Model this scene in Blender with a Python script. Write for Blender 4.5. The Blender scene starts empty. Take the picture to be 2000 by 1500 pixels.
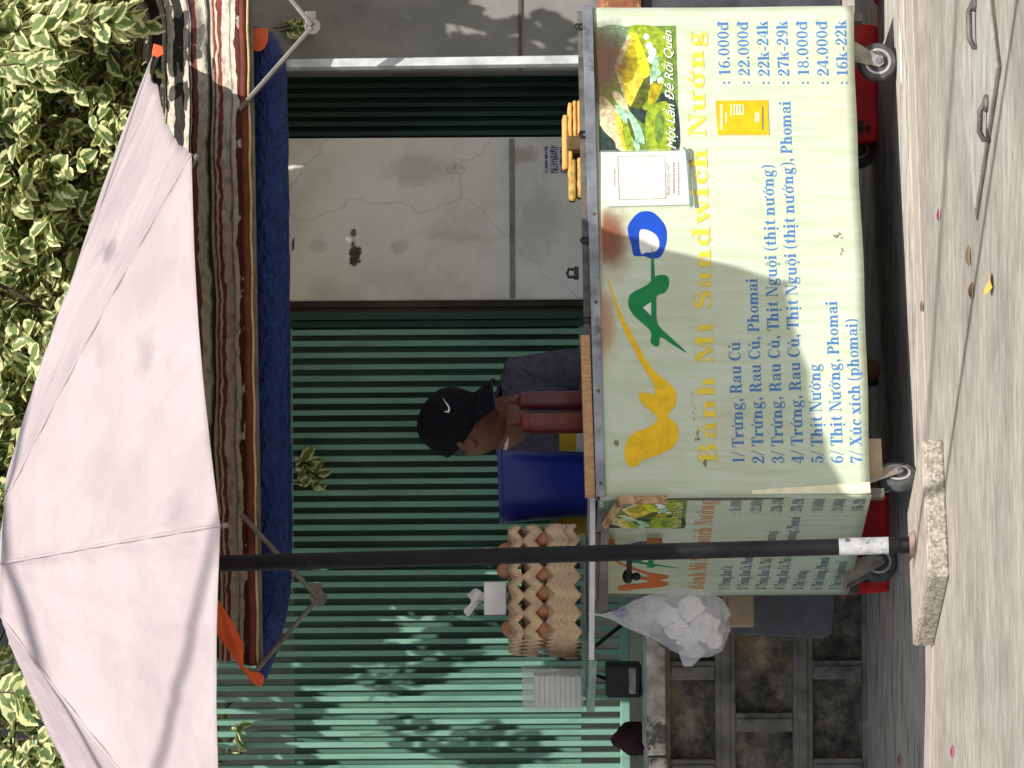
import bpy, bmesh, math, random
from mathutils import Vector, Matrix
R = math.radians
rnd = random.Random(11)
scene = bpy.context.scene
COL = scene.collection

# ------------------------------------------------------------------ camera
F, UH, VC, EPS, H = 6933.0, 950.0, 750.0, 0.006, 1.06     # focal (px of 2000), horizon, centre, roll, eye height
cam_d = bpy.data.cameras.new('camera'); cam = bpy.data.objects.new('camera', cam_d); COL.objects.link(cam)
cam_d.sensor_fit = 'HORIZONTAL'; cam_d.sensor_width = 36.0; cam_d.lens = F / 2000 * 36.0
cam_d.shift_x = (1000 - UH) / 2000
cam_d.clip_end = 400; cam_d.clip_start = 0.1
s_, c_ = math.sin(EPS), math.cos(EPS)
cam.matrix_world = Matrix(((-s_, c_, 0, 0), (0, 0, -1, 0), (-c_, -s_, 0, H), (0, 0, 0, 1)))
scene.camera = cam

def at(u, v, y):
    """photo pixel (2000x1500) at distance y -> world point"""
    du, dv = u - UH, VC - v
    return Vector(((-s_ * du + c_ * dv) * y / F, y, H - (c_ * du + s_ * dv) * y / F))
def on_z(u, v, z=0.0):
    d = c_ * (u - UH) + s_ * (VC - v)
    return at(u, v, (H - z) * F / d)

# ------------------------------------------------------------------ world, sun, exposure
SUN = Vector((0.2545, -1.02, 1.373)).normalized()           # towards the sun
w = bpy.data.worlds.new('World'); scene.world = w; w.use_nodes = True
nt = w.node_tree; bg = nt.nodes['Background']; sky = nt.nodes.new('ShaderNodeTexSky')
sky.sky_type = 'NISHITA'; sky.sun_disc = False
sky.sun_elevation = math.asin(SUN.z); sky.sun_rotation = math.atan2(SUN.x, SUN.y)
hs = nt.nodes.new('ShaderNodeHueSaturation'); hs.inputs['Saturation'].default_value = 0.5      # hazy city sky
nt.links.new(sky.outputs[0], hs.inputs['Color']); nt.links.new(hs.outputs[0], bg.inputs[0]); bg.inputs[1].default_value = 0.092
sl = bpy.data.lights.new('sun', 'SUN'); sl.energy = 4.0; sl.angle = R(0.5); sl.color = (1, 0.965, 0.91)
so = bpy.data.objects.new('sun', sl); COL.objects.link(so)
so.rotation_euler = SUN.to_track_quat('Z', 'Y').to_euler()
scene.view_settings.view_transform = 'Standard'; scene.view_settings.look = 'None'
scene.view_settings.exposure = 0.48; scene.view_settings.gamma = 1
scene.cycles.max_bounces = 8; scene.cycles.transparent_max_bounces = 12

# ------------------------------------------------------------------ materials
def new_mat(name):
    m = bpy.data.materials.new(name); m.use_nodes = True
    return m, m.node_tree, m.node_tree.nodes['Principled BSDF']
def N(t, typ, **kw):
    n = t.nodes.new(typ)
    for k, v in kw.items(): setattr(n, k, v)
    return n
def coords(t, scale=(1, 1, 1), kind='Object', rot=(0, 0, 0)):
    tc = N(t, 'ShaderNodeTexCoord'); mp = N(t, 'ShaderNodeMapping')
    mp.inputs['Scale'].default_value = scale; mp.inputs['Rotation'].default_value = rot
    t.links.new(tc.outputs[kind], mp.inputs[0]); return mp.outputs[0]
def noise(t, vec, scale, detail=4, rough=0.6):
    n = N(t, 'ShaderNodeTexNoise'); n.inputs['Scale'].default_value = scale
    n.inputs['Detail'].default_value = detail; n.inputs['Roughness'].default_value = rough
    t.links.new(vec, n.inputs['Vector']); return n.outputs['Fac']
def ramp(t, fac, stops, interp='LINEAR'):
    r = N(t, 'ShaderNodeValToRGB'); r.color_ramp.interpolation = interp
    el = r.color_ramp.elements
    while len(el) < len(stops): el.new(0.5)
    for e, (p, c) in zip(el, stops):
        e.position = p; e.color = (*c, 1) if len(c) == 3 else c
    t.links.new(fac, r.inputs[0]); return r.outputs[0]
def mix(t, fac, a, b, mode='MIX'):
    m = N(t, 'ShaderNodeMix', data_type='RGBA', blend_type=mode)
    if isinstance(fac, (int, float)): m.inputs[0].default_value = fac
    else: t.links.new(fac, m.inputs[0])
    for i, x in ((6, a), (7, b)):
        if isinstance(x, tuple): m.inputs[i].default_value = (*x, 1)
        else: t.links.new(x, m.inputs[i])
    return m.outputs[2]
def mth(t, op, a, b=0.0):
    m = N(t, 'ShaderNodeMath', operation=op)
    for i, x in enumerate((a, b)):
        if isinstance(x, (int, float)): m.inputs[i].default_value = x
        else: t.links.new(x, m.inputs[i])
    return m.outputs[0]
def bump(t, b, h, strength=0.3, dist=0.01):
    n = N(t, 'ShaderNodeBump'); n.inputs['Strength'].default_value = strength; n.inputs['Distance'].default_value = dist
    t.links.new(h, n.inputs['Height']); t.links.new(n.outputs[0], b.inputs['Normal'])
def S(r, g, b):
    f = lambda x: (x / 255 / 12.92) if x / 255 <= 0.04045 else ((x / 255 + 0.055) / 1.055) ** 2.4
    return (f(r), f(g), f(b))
def noisy(name, c1, c2, scale=8, stretch=(1, 1, 1), rough=0.7, bmp=0.2, bscale=None, bdist=0.004, metal=0.0, lo=0.35, hi=0.65, c3=None, s3=3, p3=(0.58, 0.66), spec=0.4):
    m, t, b = new_mat(name); v = coords(t, stretch)
    col = ramp(t, noise(t, v, scale, 6), [(lo, c1), (hi, c2)])
    if c3: col = mix(t, ramp(t, noise(t, v, s3, 8, 0.7), [(p3[0], (0, 0, 0)), (p3[1], (1, 1, 1))]), col, c3)
    t.links.new(col, b.inputs['Base Color']); b.inputs['Roughness'].default_value = rough; b.inputs['Metallic'].default_value = metal
    b.inputs['Specular IOR Level'].default_value = spec
    if bmp: bump(t, b, noise(t, v, bscale or scale * 4, 5), bmp, bdist)
    return m
def plain(name, c, rough=0.6, metal=0.0, spec=0.4):
    return noisy(name, tuple(x * 0.85 for x in c), tuple(min(1, x * 1.12) for x in c), 22, rough=rough, metal=metal, bmp=0.08, spec=spec)

M = {}
def build_materials():
    # concrete pavement: long streaks along the street
    m, t, b = new_mat('pavement_concrete'); v = coords(t, (1.6, 5, 1))
    a = ramp(t, noise(t, v, 6, 8, 0.65), [(0.34, S(146, 139, 128)), (0.5, S(164, 157, 145)), (0.66, S(182, 175, 164))])
    g = ramp(t, noise(t, coords(t, (5, 30, 1)), 5, 8, 0.75), [(0.33, (0.62, 0.59, 0.56)), (0.5, (1, 1, 1)), (0.7, (1.12, 1.1, 1.06))])
    c = mix(t, 0.6, a, g, 'MULTIPLY')
    spk = ramp(t, noise(t, coords(t, (12, 22, 1)), 9, 3, 0.5), [(0.27, (0.45, 0.4, 0.36)), (0.33, (1, 1, 1))])
    c = mix(t, 0.7, c, spk, 'MULTIPLY')
    pat = ramp(t, noise(t, coords(t, (1, 2.5, 1)), 1.4, 5, 0.6), [(0.38, (0.66, 0.66, 0.67)), (0.6, (1, 1, 1))])
    c = mix(t, 0.8, c, pat, 'MULTIPLY')
    t.links.new(c, b.inputs['Base Color']); b.inputs['Roughness'].default_value = 0.92; b.inputs['Specular IOR Level'].default_value = 0.2
    bump(t, b, noise(t, coords(t, (14, 60, 1)), 5, 8, 0.75), 0.35, 0.006); M['pave'] = m
    M['kerb'] = noisy('pinkish_kerb_concrete', S(150, 139, 131), S(178, 167, 158), 7, (1.5, 12, 1), 0.92, 0.3, 40, c3=S(146, 134, 124), s3=5, spec=0.2)
    # damp gutter strip
    M['gutter'] = noisy('gutter_concrete', S(166, 159, 149), S(198, 190, 178), 4, (1.5, 7, 1), 0.95, 0.3, 30, c3=S(128, 123, 114), s3=3, p3=(0.5, 0.62), spec=0.2)
    # plaster
    m, t, b = new_mat('old_plaster'); v = coords(t)
    c = ramp(t, noise(t, v, 2.2, 8, 0.6), [(0.34, S(196, 190, 178)), (0.5, S(226, 222, 212)), (0.68, S(238, 236, 228))])
    c = mix(t, ramp(t, noise(t, coords(t, (1, 1, 0.35)), 4, 9, 0.7), [(0.56, (0, 0, 0)), (0.75, (0.7, 0.7, 0.7))]), c, S(156, 146, 130))
    vo = N(t, 'ShaderNodeTexVoronoi', feature='DISTANCE_TO_EDGE'); vo.inputs['Scale'].default_value = 1.15
    wp = N(t, 'ShaderNodeVectorMath', operation='ADD'); nn = N(t, 'ShaderNodeTexNoise'); nn.inputs['Scale'].default_value = 6; nn.inputs['Detail'].default_value = 6
    t.links.new(v, nn.inputs['Vector'])
    sc = N(t, 'ShaderNodeVectorMath', operation='SCALE'); sc.inputs['Scale'].default_value = 0.16
    t.links.new(nn.outputs['Color'], sc.inputs[0]); t.links.new(v, wp.inputs[0]); t.links.new(sc.outputs[0], wp.inputs[1]); t.links.new(wp.outputs[0], vo.inputs['Vector'])
    cr = ramp(t, vo.outputs['Distance'], [(0.0, (0.5, 0.49, 0.48)), (0.0028, (1, 1, 1))])
    c = mix(t, 0.5, c, cr, 'MULTIPLY')
    t.links.new(c, b.inputs['Base Color']); b.inputs['Roughness'].default_value = 0.9; b.inputs['Specular IOR Level'].default_value = 0.2
    bump(t, b, noise(t, v, 30, 8, 0.7), 0.25, 0.006); M['plaster'] = m
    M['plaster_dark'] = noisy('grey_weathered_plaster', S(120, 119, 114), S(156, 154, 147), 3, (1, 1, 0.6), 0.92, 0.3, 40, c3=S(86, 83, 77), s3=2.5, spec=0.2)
    M['plaster_brown'] = noisy('brown_plaster_edge', S(92, 84, 74), S(122, 113, 101), 6, rough=0.9, bmp=0.3, spec=0.2)
    M['peel'] = noisy('mossy_stain', S(70, 68, 60), S(112, 108, 98), 26, rough=0.95, bmp=0.4)
    # gate green paint
    M['gate'] = noisy('mint_gate_paint', S(96, 134, 118), S(132, 176, 157), 5, (1, 1, 0.3), 0.55, 0.1, c3=S(84, 108, 94), s3=5, p3=(0.5, 0.7), spec=0.3)
    M['gate_back'] = noisy('recess_shade_green_sheet', S(60, 92, 79), S(92, 132, 115), 5, (1, 1, .3), .6, .1, c3=S(52, 78, 66), s3=4, p3=(.5, .75), spec=.3)  # darker than the slats: shade of the recesses put into the colour
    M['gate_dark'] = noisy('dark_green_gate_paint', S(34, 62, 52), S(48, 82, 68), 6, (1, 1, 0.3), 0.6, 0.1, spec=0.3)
    # stone low wall
    m, t, b = new_mat('stained_stone'); v = coords(t)
    c = ramp(t, noise(t, v, 9, 9, 0.7), [(0.34, S(62, 59, 54)), (0.47, S(112, 107, 98)), (0.57, S(156, 148, 135)), (0.68, S(202, 190, 170))])
    c = mix(t, ramp(t, noise(t, v, 4.3, 5, 0.6), [(0.57, (0, 0, 0)), (0.66, (0.75, 0.75, 0.75))]), c, S(186, 162, 130))
    t.links.new(c, b.inputs['Base Color']); b.inputs['Roughness'].default_value = 0.95; b.inputs['Specular IOR Level'].default_value = 0.15
    bump(t, b, noise(t, v, 14, 10, 0.75), 1.0, 0.05); M['stone'] = m
    M['stone_band'] = noisy('dark_mortar_band', S(98, 95, 90), S(136, 132, 124), 10, rough=0.95, bmp=0.4, c3=S(76, 74, 70), s3=6, spec=0.15)
    M['cap'] = noisy('whitewashed_coping', S(150, 142, 130), S(226, 220, 208), 16, rough=0.9, bmp=0.4, c3=S(104, 98, 90), s3=11, p3=(0.54, 0.6), spec=0.2)
    # parasol cloth
    m, t, b = new_mat('faded_pink_cloth'); v = coords(t, (1, 1, 1))
    c = ramp(t, noise(t, v, 3, 6, 0.6), [(0.33, S(175, 160, 161)), (0.6, S(188, 174, 174))])
    c = mix(t, ramp(t, noise(t, coords(t, (1, 1, 2.2)), 3.3, 4, 0.5), [(0.63, (0, 0, 0)), (0.78, (0.55, 0.55, 0.55))]), c, S(150, 138, 139))
    t.links.new(c, b.inputs['Base Color']); b.inputs['Roughness'].default_value = 0.9; b.inputs['Specular IOR Level'].default_value = 0.15
    tr = N(t, 'ShaderNodeBsdfTranslucent'); t.links.new(c, tr.inputs[0]); mx = N(t, 'ShaderNodeMixShader'); mx.inputs[0].default_value = 0.1
    t.links.new(b.outputs[0], mx.inputs[1]); t.links.new(tr.outputs[0], mx.inputs[2]); t.links.new(mx.outputs[0], t.nodes['Material Output'].inputs[0])
    ht = mth(t, 'ADD', noise(t, coords(t, (4, 4, 2.2), 'Object', (0, .5, 0)), 1.6, 4, 0.5), mth(t, 'MULTIPLY', noise(t, v, 90, 2), 0.06))
    bump(t, b, ht, 0.8, 0.03); M['canopy'] = m
    # front sheet of the cart (panel with scorch stains)
    def panel(name, spots, dull=1.0):
        m, t, b = new_mat(name); v = coords(t, (1, 1, 1))
        k = dull
        c = ramp(t, noise(t, coords(t, (30, 30, 3)), 1.6, 6, 0.6), [(0.32, tuple(x * k for x in S(190, 201, 172))), (0.55, tuple(x * k for x in S(203, 213, 190))), (0.72, tuple(x * k for x in S(212, 219, 203)))])
        c = mix(t, ramp(t, noise(t, v, 4, 7, 0.7), [(0.5, (0, 0, 0)), (0.75, (0.6, 0.6, 0.6))]), c, tuple(x * k for x in S(190, 188, 158)))
        for (p, rad, zs, colr, amt) in spots:
            d = N(t, 'ShaderNodeVectorMath', operation='SUBTRACT'); t.links.new(v, d.inputs[0]); d.inputs[1].default_value = p
            sc = N(t, 'ShaderNodeVectorMath', operation='MULTIPLY'); t.links.new(d.outputs[0], sc.inputs[0]); sc.inputs[1].default_value = (1 / rad, 1 / rad, 1 / zs)
            ln = N(t, 'ShaderNodeVectorMath', operation='LENGTH'); t.links.new(sc.outputs[0], ln.inputs[0])
            f = mth(t, 'ADD', ln.outputs['Value'], mth(t, 'MULTIPLY', mth(t, 'SUBTRACT', noise(t, v, 22, 6, 0.7), 0.5), 0.7))
            f = ramp(t, f, [(0.15, (amt, amt, amt)), (1.0, (0, 0, 0))])
            c = mix(t, f, c, colr)
        t.links.new(c, b.inputs['Base Color']); b.inputs['Roughness'].default_value = 0.5; b.inputs['Specular IOR Level'].default_value = 0.3
        bump(t, b, noise(t, v, 8, 5), 0.1, 0.01)
        return m
    M['panel_fn'] = panel
    def ink(n, c): k = .55 if n.startswith('pic') else .93; M[n] = noisy(n, tuple(x * k for x in c), tuple(min(1, x * (1.25 if k < .7 else 1.16)) for x in c), 34 if k > .7 else 75, rough=0.5, bmp=0, spec=0.3)
    ink('ink_blue', S(74, 122, 178)); ink('ink_title', S(232, 205, 70)); ink('ink_yellow', S(236, 190, 28)); ink('ink_green', S(10, 128, 72))
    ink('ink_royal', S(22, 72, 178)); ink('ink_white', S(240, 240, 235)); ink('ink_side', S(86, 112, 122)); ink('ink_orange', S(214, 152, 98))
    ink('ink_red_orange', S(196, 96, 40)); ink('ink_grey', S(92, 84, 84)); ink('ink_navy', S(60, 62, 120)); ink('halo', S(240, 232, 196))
    ink('pic_green', S(118, 148, 62)); ink('pic_leaf', S(156, 178, 52)); ink('pic_dark', S(54, 70, 66)); ink('pic_bread', S(226, 206, 72)); ink('pic_toast', S(186, 168, 34))
    ink('pic_crust', S(214, 222, 46)); ink('pic_lettuce', S(170, 214, 178)); ink('pic_cream', S(228, 212, 168)); ink('pic_burn', S(96, 66, 48)); ink('pic_teal', S(126, 152, 120)); ink('pic_shade', S(92, 100, 40))
    ink('poster_yellow', S(222, 176, 24)); ink('poster_pale', S(244, 226, 160)); ink('card_white', S(222, 218, 208)); ink('card_line', S(134, 118, 106))
    M['steel'] = noisy('galvanised_steel', S(120, 124, 132), S(160, 164, 172), 14, rough=0.38, metal=0.65, bmp=0.1, c3=S(98, 100, 108), s3=8)
    M['steel_light'] = noisy('painted_steel_tube', S(168, 170, 168), S(206, 208, 206), 16, rough=0.45, metal=0.2, bmp=0.12, c3=S(120, 116, 108), s3=14, p3=(0.62, 0.72))
    M['arm'] = noisy('grey_arm_metal', S(96, 92, 86), S(126, 121, 114), 16, rough=0.5, metal=0.3, bmp=0.1)
    M['wood'] = noisy('pale_wood_strip', S(170, 128, 90), S(206, 164, 120), 5, (30, 30, 6), 0.75, 0.3, c3=S(132, 98, 70), s3=3)
    M['white_edge'] = plain('white_aluminium', S(206, 204, 206), 0.4)
    M['black'] = noisy('black_plastic', (0.006, 0.006, 0.007), (0.018, 0.018, 0.02), 12, rough=0.5, bmp=0.1)
    M['interior'] = noisy('dark_cart_interior', (0.01, 0.01, 0.01), (0.03, 0.028, 0.026), 8, rough=0.8, bmp=0.1)
    M['pole'] = noisy('black_pole_paint', (0.004, 0.004, 0.005), (0.012, 0.012, 0.013), 18, rough=0.55, bmp=0.12, c3=(0.025, 0.023, 0.02), s3=30, p3=(0.62, 0.7), spec=.25)
    M['pole_white'] = noisy('chipped_white_paint', S(150, 150, 150), S(196, 196, 196), 30, rough=0.6, bmp=0.3, c3=S(92, 84, 78), s3=34, p3=(0.56, 0.6))
    M['rust'] = noisy('rusty_metal', S(126, 74, 50), S(176, 116, 78), 24, rough=0.8, bmp=0.3, c3=S(206, 180, 140), s3=18)
    M['bracket'] = noisy('rusting_cream_bracket', S(176, 140, 100), S(208, 180, 136), 30, rough=0.7, bmp=0.3, c3=S(124, 62, 42), s3=22, p3=(0.5, 0.62))
    m, t, b = new_mat('terrazzo'); v = coords(t)
    vo = N(t, 'ShaderNodeTexVoronoi'); vo.inputs['Scale'].default_value = 150; t.links.new(v, vo.inputs['Vector'])
    bw = N(t, 'ShaderNodeRGBToBW'); t.links.new(vo.outputs['Color'], bw.inputs[0])
    c = ramp(t, mth(t, 'ADD', mth(t, 'MULTIPLY', bw.outputs[0], 0.6), mth(t, 'MULTIPLY', noise(t, v, 60, 5, 0.7), 0.5)), [(0.3, S(134, 125, 112)), (0.5, S(158, 149, 135)), (0.72, S(190, 182, 169))])
    t.links.new(c, b.inputs['Base Color']); b.inputs['Roughness'].default_value = 0.9; bump(t, b, noise(t, v, 120, 4), 0.5, 0.004); M['slab_edge'] = m
    M['slab_smear'] = noisy('pinkish_cement_smear', S(132, 106, 94), S(160, 134, 120), 20, rough=.9, bmp=.4)
    M['slab_top'] = noisy('slab_top_cement', S(140, 130, 118), S(186, 176, 162), 8, (3, 12, 1), 0.9, 0.4, 40, c3=S(118, 98, 84), s3=9, spec=0.2)
    # striped awning cloth (stripes across the slope, by UV)
    m, t, b = new_mat('striped_awning_cloth')
    uvn = N(t, 'ShaderNodeUVMap'); sp = N(t, 'ShaderNodeSeparateXYZ'); t.links.new(uvn.outputs[0], sp.inputs[0])
    off = mth(t, 'MULTIPLY', mth(t, 'SUBTRACT', noise(t, coords(t, (16, 16, 16)), 1.2, 3, .5), 0.5), 0.04)
    yv = mth(t, 'FRACT', mth(t, 'MULTIPLY', mth(t, 'ADD', mth(t, 'MAXIMUM', sp.outputs['Y'], .02), off), 1.45))
    W_, Gd, Mr, Nv, Br, Gy = S(194, 184, 168), S(52, 48, 46), S(124, 66, 58), S(46, 44, 62), S(88, 60, 44), S(132, 124, 118)
    st = [(0, S(84, 48, 36)), (.035, W_), (.075, Gy), (.10, W_), (.13, Gd), (.215, Gy), (.235, W_), (.30, Mr), (.325, W_), (.34, Mr), (.362, S(170, 150, 104)), (.375, W_), (.47, Gd), (.55, Gy), (.565, W_), (.63, Mr), (.665, Nv), (.69, W_), (.71, Nv), (.76, Mr), (.79, W_), (.86, Gd), (.93, W_)]
    c = ramp(t, yv, st, 'CONSTANT')
    c = mix(t, ramp(t, noise(t, coords(t, (22, 22, 22)), 1.6, 5), [(0.45, (0, 0, 0)), (0.7, (0.6, 0.6, 0.6))]), c, S(110, 98, 86), 'MULTIPLY')
    t.links.new(c, b.inputs['Base Color']); b.inputs['Roughness'].default_value = 0.9; b.inputs['Specular IOR Level'].default_value = 0.15
    bump(t, b, noise(t, coords(t, (6, 40, 40)), 1.2, 4), 0.5, 0.012); M['stripes'] = m
    M['tarp_blue'] = noisy('blue_tarpaulin', S(8, 33, 92), S(16, 52, 122), 5, (4, 6, 6), 0.42, 0.9, 7, 0.03, c3=S(44, 76, 138), s3=5, p3=(0.6, 0.78))
    M['tarp_orange'] = noisy('orange_tarpaulin', S(214, 84, 36), S(232, 106, 54), 9, rough=0.5, bmp=0.3, bdist=0.01)
    M['bucket'] = noisy('blue_plastic', S(8, 26, 104), S(12, 36, 126), 6, rough=0.38, bmp=0.05)
    m, t, b = new_mat('egg_carton_pulp'); v = coords(t)
    c = ramp(t, noise(t, v, 30, 6), [(0.35, S(176, 148, 120)), (0.65, S(210, 182, 150))]); t.links.new(c, b.inputs['Base Color'])
    b.inputs['Roughness'].default_value = 0.95; b.inputs['Specular IOR Level'].default_value = 0.1; bump(t, b, noise(t, v, 240, 4), 0.5, 0.002); M['pulp'] = m
    M['egg'] = noisy('brown_eggshell', S(158, 104, 78), S(182, 132, 102), 40, rough=0.5, bmp=0.1)
    M['tissue'] = noisy('white_paper', S(214, 210, 208), S(232, 230, 228), 20, rough=0.9, bmp=0.2)
    M['sauce'] = noisy('red_sauce_plastic', S(92, 34, 24), S(116, 48, 34), 12, rough=0.35, bmp=0.05)
    M['sauce_dark'] = noisy('maroon_sauce_plastic', S(80, 30, 32), S(100, 42, 42), 12, rough=0.35, bmp=0.05)
    M['bread'] = noisy('bread_crust', S(214, 150, 76), S(238, 186, 112), 14, (3, 3, 12), 0.85, 0.3, c3=S(176, 104, 48), s3=8, p3=(0.56, 0.75))
    M['bread_old'] = noisy('crusty_bread', S(170, 128, 52), S(220, 184, 104), 18, (3, 3, 12), 0.85, 0.3, c3=S(92, 66, 26), s3=16, p3=(0.5, 0.65))
    M['red'] = noisy('red_plastic', S(182, 14, 24), S(214, 24, 34), 10, rough=0.4, bmp=0.05)
    M['tyre'] = noisy('grey_rubber', S(64, 64, 64), S(92, 92, 92), 30, rough=0.8, bmp=0.2)
    M['rim'] = noisy('caster_rim', S(170, 168, 164), S(206, 204, 200), 20, rough=0.5, bmp=0.1, metal=0.1)
    M['fork'] = noisy('caster_fork_zinc', S(128, 122, 112), S(168, 162, 150), 30, rough=0.5, metal=0.3, bmp=0.15, c3=S(140, 92, 66), s3=26, p3=(0.62, 0.7))
    M['skin'] = noisy('skin', S(104, 66, 50), S(126, 82, 62), 14, rough=0.55, bmp=0.08)
    M['lip'] = plain('lip', S(140, 78, 66)); M['eye'] = plain('eye_white', S(210, 205, 200), 0.3); M['hair'] = noisy('black_hair', (0.006, 0.005, 0.005), (0.02, 0.017, 0.015), 40, (8, 8, 1), 0.5, 0.3)
    M['shirt'] = noisy('grey_shirt_cloth', S(66, 65, 73), S(88, 86, 96), 40, rough=0.95, bmp=0.3, spec=0.1)
    M['trousers'] = noisy('dark_trouser_cloth', S(36, 38, 48), S(52, 54, 64), 40, rough=0.95, bmp=0.3, spec=0.1)
    M['cap_cloth'] = noisy('black_cap_cloth', (0.005, 0.005, 0.008), (0.012, 0.012, 0.018), 60, rough=0.9, bmp=0.3, spec=0.15)
    # leaves: variegated (cream margin by UV) and bark
    m, t, b = new_mat('variegated_leaf'); uvn = N(t, 'ShaderNodeUVMap'); sp = N(t, 'ShaderNodeSeparateXYZ'); t.links.new(uvn.outputs[0], sp.inputs[0])
    a = mth(t, 'ABSOLUTE', sp.outputs['X'])
    n1 = noise(t, coords(t, (1, 1, 1)), 55, 4, 0.65)
    e = mth(t, 'ADD', a, mth(t, 'MULTIPLY', mth(t, 'SUBTRACT', n1, 0.5), 1.25))
    f = ramp(t, e, [(0.46, (0, 0, 0)), (0.58, (1, 1, 1))])
    gn = noise(t, coords(t), 7, 3)
    gr = ramp(t, gn, [(0.35, S(84, 104, 58)), (0.65, S(138, 154, 92))])
    cr = ramp(t, gn, [(0.35, S(214, 212, 150)), (0.65, S(238, 236, 190))])
    c = mix(t, f, gr, cr)
    t.links.new(c, b.inputs['Base Color']); b.inputs['Roughness'].default_value = 0.5; b.inputs['Specular IOR Level'].default_value = 0.3
    tr = N(t, 'ShaderNodeBsdfTranslucent'); t.links.new(mix(t, 1.0, c, (0.95, 1.0, 0.62), 'MULTIPLY'), tr.inputs[0])
    mx = N(t, 'ShaderNodeMixShader'); mx.inputs[0].default_value = 0.4
    t.links.new(b.outputs[0], mx.inputs[1]); t.links.new(tr.outputs[0], mx.inputs[2]); t.links.new(mx.outputs[0], t.nodes['Material Output'].inputs[0]); M['leaf'] = m
    M['bark'] = noisy('dark_bark', S(48, 40, 32), S(78, 66, 54), 20, (1, 1, 0.3), 0.95, 0.5)
    M['petal'] = plain('pink_petal', S(150, 22, 84)); M['dry_leaf'] = plain('yellow_dry_leaf', S(222, 178, 84)); M['brown_leaf'] = plain('brown_dry_leaf', S(112, 84, 58))
    M['iron'] = noisy('dark_iron_rod', S(84, 78, 73), S(120, 113, 105), 30, rough=0.6, metal=0.3, bmp=0.3)
    M['cover'] = noisy('cover_concrete', S(142, 138, 131), S(176, 172, 163), 7, (1, 3, 1), 0.9, 0.35, 40, c3=S(122, 112, 98), s3=6, spec=0.2)
    M['groove'] = noisy('dirty_groove', S(78, 70, 60), S(112, 104, 92), 12, rough=0.95, bmp=0.3)
    M['house'] = noisy('shade_painted_house_wall', S(34, 40, 36), S(58, 62, 56), 3, rough=0.95, bmp=0.2, spec=0.1)
    M['brick'] = noisy('terracotta_brick', S(150, 92, 76), S(184, 126, 108), 10, rough=0.9, bmp=0.3)
    M['board'] = noisy('grey_board', S(84, 84, 86), S(104, 104, 106), 10, rough=0.8, bmp=0.1)
    M['maroon'] = noisy('maroon_cloth', S(36, 8, 14), S(56, 14, 22), 12, rough=0.85, bmp=0.4)
    M['carton_yellow'] = plain('yellow_carton', S(206, 172, 30)); M['carton_brown'] = plain('brown_cardboard', S(170, 150, 122))
    # clear acrylic / thin plastic
    def clear(name, col, amt, rough=0.12):
        m, t, b = new_mat(name); v = coords(t)
        b.inputs['Base Color'].default_value = (*col, 1); b.inputs['Roughness'].default_value = rough
        tp = N(t, 'ShaderNodeBsdfTransparent'); mx = N(t, 'ShaderNodeMixShader')
        t.links.new(ramp(t, noise(t, v, 14, 5), [(0.3, (amt * 0.7,) * 3), (0.7, (min(1, amt * 1.3),) * 3)]), mx.inputs[0])
        t.links.new(tp.outputs[0], mx.inputs[1]); t.links.new(b.outputs[0], mx.inputs[2]); t.links.new(mx.outputs[0], t.nodes['Material Output'].inputs[0])
        bump(t, b, noise(t, v, 26, 5), 0.6 if 'white' in name else 0.35, 0.02 if 'white' in name else 0.01)
        return m
    M['clear_thin'] = clear('thin_clear_acrylic', S(236, 238, 236), 0.1, 0.08); M['clear'] = clear('clear_plastic', S(206, 212, 208), 0.2); M['glass_edge'] = noisy('green_glass_edge', S(96, 120, 112), S(140, 160, 150), 14, rough=0.25, bmp=0.05)
    M['bag'] = clear('thin_white_plastic', S(226, 226, 230), 0.34, 0.2)
build_materials()

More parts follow.
